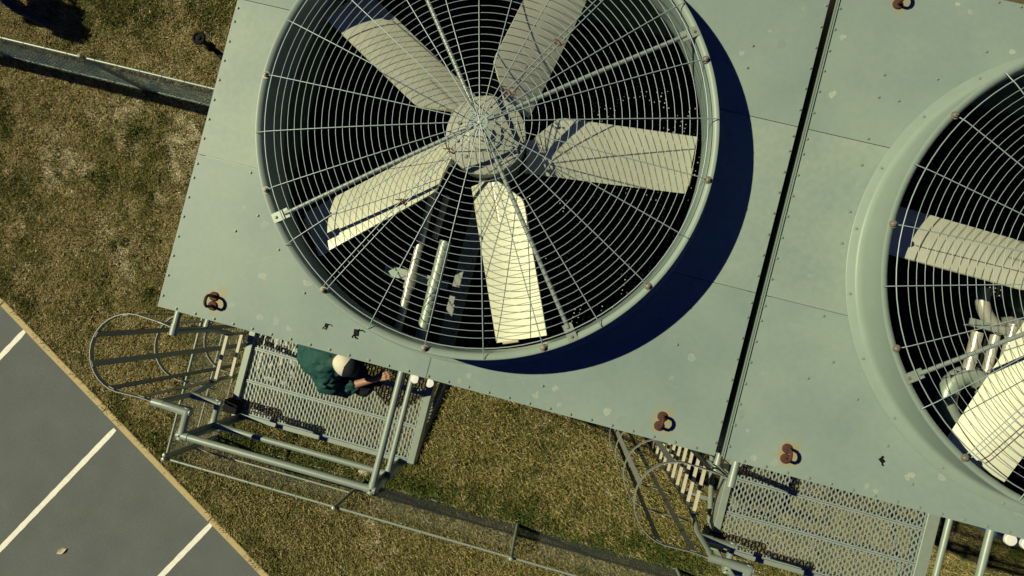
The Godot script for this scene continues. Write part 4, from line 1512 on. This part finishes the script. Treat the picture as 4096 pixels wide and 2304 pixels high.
func lawn() -> void:
	var root := Node3D.new()
	root.name = "lawn_grass"
	root.set_meta("kind", "stuff")
	root.set_meta("label", "short dry brown and olive lawn grass around the towers")
	root.set_meta("category", "grass")
	add_child(root)
	var gm := StandardMaterial3D.new()
	gm.vertex_color_use_as_albedo = true
	gm.roughness = 0.85
	gm.metallic_specular = 0.25
	gm.cull_mode = BaseMaterial3D.CULL_DISABLED
	var pal := [
		[Color(0.34, 0.275, 0.13), Color(0.25, 0.205, 0.085), Color(0.17, 0.15, 0.055), Color(0.42, 0.35, 0.20)],      # dry brown
		[Color(0.22, 0.205, 0.072), Color(0.16, 0.157, 0.05), Color(0.28, 0.24, 0.10), Color(0.12, 0.125, 0.036)],    # olive
		[Color(0.082, 0.105, 0.026), Color(0.065, 0.085, 0.022), Color(0.12, 0.125, 0.036), Color(0.15, 0.13, 0.045)],    # green
		[Color(0.50, 0.44, 0.30), Color(0.40, 0.35, 0.22), Color(0.26, 0.22, 0.12), Color(0.58, 0.52, 0.37)]]            # pale straw
	pal.append([Color(0.32, 0.265, 0.11), Color(0.20, 0.18, 0.062), Color(0.135, 0.135, 0.04), Color(0.38, 0.32, 0.17)])   # golden
	var meshes := []
	for k in 5:
		for v in 3:
			meshes.append(tuft(100 + k * 10 + v, 0.09, 38, pal[k], 0.02, [0.075, 0.085, 0.095, 0.04, 0.11][k], 0.0062, [1.1, 0.9, 0.75, 1.8, 0.8][k]))
	var trs := []
	for i in 15:
		trs.append([])
	var straw_spots := [[-8.0, -1.5, 1.5], [-7.6, -0.9, 1.3], [-9.6, -1.6, 1.1], [-7.3, -2.35, 0.9], [-8.6, -2.5, 0.6], [-10.4, -0.4, 0.9], [-8.7, 1.2, 0.8], [-2.4, 5.1, 0.7], [-7.0, 1.9, 0.7]]
	var green_spots := [[-9.67, -3.5, 1.1], [-8.2, -3.9, 1.0], [-11.0, -2.6, 0.5], [-10.97, -1.42, 0.5], [-11.9, -1.0, 0.7], [-10.2, -2.5, 0.4], [-9.4, -0.2, 0.35], [-8.2, 0.6, 0.3], [-4.2, 3.3, 1.2], [-3.0, 3.6, 0.8], [-0.5, 2.2, 0.5], [1.6, 3.9, 0.8], [-6.8, 3.2, 0.7], [-5.5, 5.0, 0.5]]
	var n1 := noise(201, 0.36, 3)
	var n2 := noise(202, 2.3, 4)
	var n3 := noise(203, 0.55, 3)
	var r := RandomNumberGenerator.new()
	r.seed = 77
	var step := 0.075
	var z := -5.6
	while z < 8.6:
		var x := -14.2
		while x < 11.0:
			var p := Vector2(x + r.randf_range(-0.045, 0.045), z + r.randf_range(-0.045, 0.045))
			x += step
			if kerb_side(p) > -0.02:
				continue
			if p.x > -2.85 and p.x < 5.5 and p.y > -2.7 and p.y < 0.65:
				continue
			var a := 0.75 * n1.get_noise_2d(p.x, p.y) + 0.75 * n2.get_noise_2d(p.x, p.y)
			var b := n3.get_noise_2d(p.x * 1.7, p.y * 1.7)
			var k := 4 if (p.x > -5.6 + b * 1.5) else 0
			# pale straw spilt between the back fence and the deck
			var straw := 0.0
			for e in straw_spots:
				straw = maxf(straw, 1.0 - p.distance_to(Vector2(e[0], e[1])) / e[2])
			var green := 0.0
			for e in green_spots:
				green = maxf(green, 1.0 - p.distance_to(Vector2(e[0], e[1])) / e[2])
			var fine := n2.get_noise_2d(p.x * 2.2 + 30.0, p.y * 2.2)
			if straw + fine * 1.3 + b * 0.5 > 0.62:
				k = 3
			elif green * 0.9 + a * 1.1 > 0.52 or a > 0.40:
				k = 2
			elif a > 0.10:
				k = 1
			# greener strips along the fence and the kerb
			if (absf(p.y - 4.0) < 0.40 and p.x > -5.8 or kerb_side(p) > -0.40) and b + a > -0.08:
				k = 2 if r.randf() < 0.75 else 1
			if r.randf() < 0.26:
				k = [0, 1, 0, 3, 4, 2][r.randi() % 6]
			var sc := r.randf_range(0.75, 1.25)
			if r.randf() < 0.05:
				continue
			trs[k * 3 + r.randi() % 3].append(Transform3D(Basis(Vector3.UP, r.randf() * TAU).scaled(Vector3(sc, sc * r.randf_range(0.8, 1.25), sc)), Vector3(p.x, 0.058, p.y)))
		z += step
	var total := 0
	for i in 15:
		add_mm(root, "grass_blades", meshes[i], gm, trs[i])
		total += trs[i].size()
	print("grass tufts ", total)
	# darker leafy clumps scattered in the turf and along fence and kerb feet
	var weeds := []
	for v in 3:
		weeds.append(tuft(400 + v, 0.085, 46, [Color(0.05, 0.085, 0.018), Color(0.07, 0.10, 0.024), Color(0.10, 0.115, 0.03), Color(0.035, 0.06, 0.014)], 0.05, 0.13, 0.0085, 0.7))
	var wt := [[], [], []]
	for i in 2600:
		var p := Vector2(r.randf_range(-13.5, 10.5), r.randf_range(-5.0, 8.3))
		if i % 3 == 0:
			p.y = 4.18 + r.randf_range(-0.3, 0.12)
			if p.x < -5.8:
				continue
		if kerb_side(p) > -0.08:
			continue
		if p.x > -2.85 and p.x < 5.5 and p.y > -2.7 and p.y < 0.65:
			continue
		if i % 3 != 0 and n2.get_noise_2d(p.x * 0.8, p.y * 0.8) + n1.get_noise_2d(p.x, p.y) < 0.22:
			continue
		wt[i % 3].append(Transform3D(Basis(Vector3.UP, r.randf() * TAU).scaled(Vector3.ONE * r.randf_range(0.5, 1.25)), Vector3(p.x, 0.058, p.y)))
	for i in 3:
		add_mm(root, "leafy_clumps", weeds[i], gm, wt[i])
	# leaf litter and straw bits
	var lm := StandardMaterial3D.new()
	lm.vertex_color_use_as_albedo = true
	lm.roughness = 0.8
	lm.cull_mode = BaseMaterial3D.CULL_DISABLED
	var flecks := []
	for v in 4:
		var s := ST()
		var c: Color = [Color(0.50, 0.42, 0.30), Color(0.42, 0.30, 0.20), Color(0.62, 0.56, 0.44), Color(0.30, 0.20, 0.11)][v]
		var w := [0.008, 0.012, 0.006, 0.012][v] as float
		var L := [0.026, 0.022, 0.032, 0.02][v] as float
		var q := [Vector3(-L, 0.004, 0), Vector3(-L * 0.2, 0.010, -w), Vector3(L, 0.002, 0), Vector3(-L * 0.1, 0.003, w)]
		for e in [0, 1, 2, 0, 2, 3]:
			s.set_color(c)
			s.set_normal(Vector3.UP)
			s.add_vertex(q[e])
		flecks.append(commit(s))
	var ft := [[], [], [], []]
	for i in 5200:
		var p := Vector2(r.randf_range(-13.5, 10.5), r.randf_range(-5.0, 8.3))
		if kerb_side(p) > -0.05:
			continue
		if p.x > -2.85 and p.x < 5.5 and p.y > -2.7 and p.y < 0.65:
			continue
		var dens := 0.35 + 0.9 * n1.get_noise_2d(p.x + 40.0, p.y) + (0.5 if p.x < -5.0 else 0.0)
		if r.randf() > dens:
			continue
		var bs := Basis(Vector3.UP, r.randf() * TAU) * Basis(Vector3.RIGHT, r.randf_range(-0.5, 0.5))
		ft[r.randi() % 4].append(Transform3D(bs.scaled(Vector3.ONE * r.randf_range(0.6, 1.5)), Vector3(p.x, 0.09 + r.randf() * 0.02, p.y)))
	for i in 4:
		add_mm(root, "leaf_litter", flecks[i], lm, ft[i])

func add_mm(root: Node3D, called: String, mesh: Mesh, m: Material, tr: Array) -> void:
	var mm := MultiMesh.new()
	mm.transform_format = MultiMesh.TRANSFORM_3D
	mm.mesh = mesh
	mm.instance_count = tr.size()
	for i in tr.size():
		mm.set_instance_transform(i, tr[i])
	var o := MultiMeshInstance3D.new()
	o.name = called
	o.multimesh = mm
	o.material_override = m
	o.set_meta("kind", "stuff")
	root.add_child(o, true)
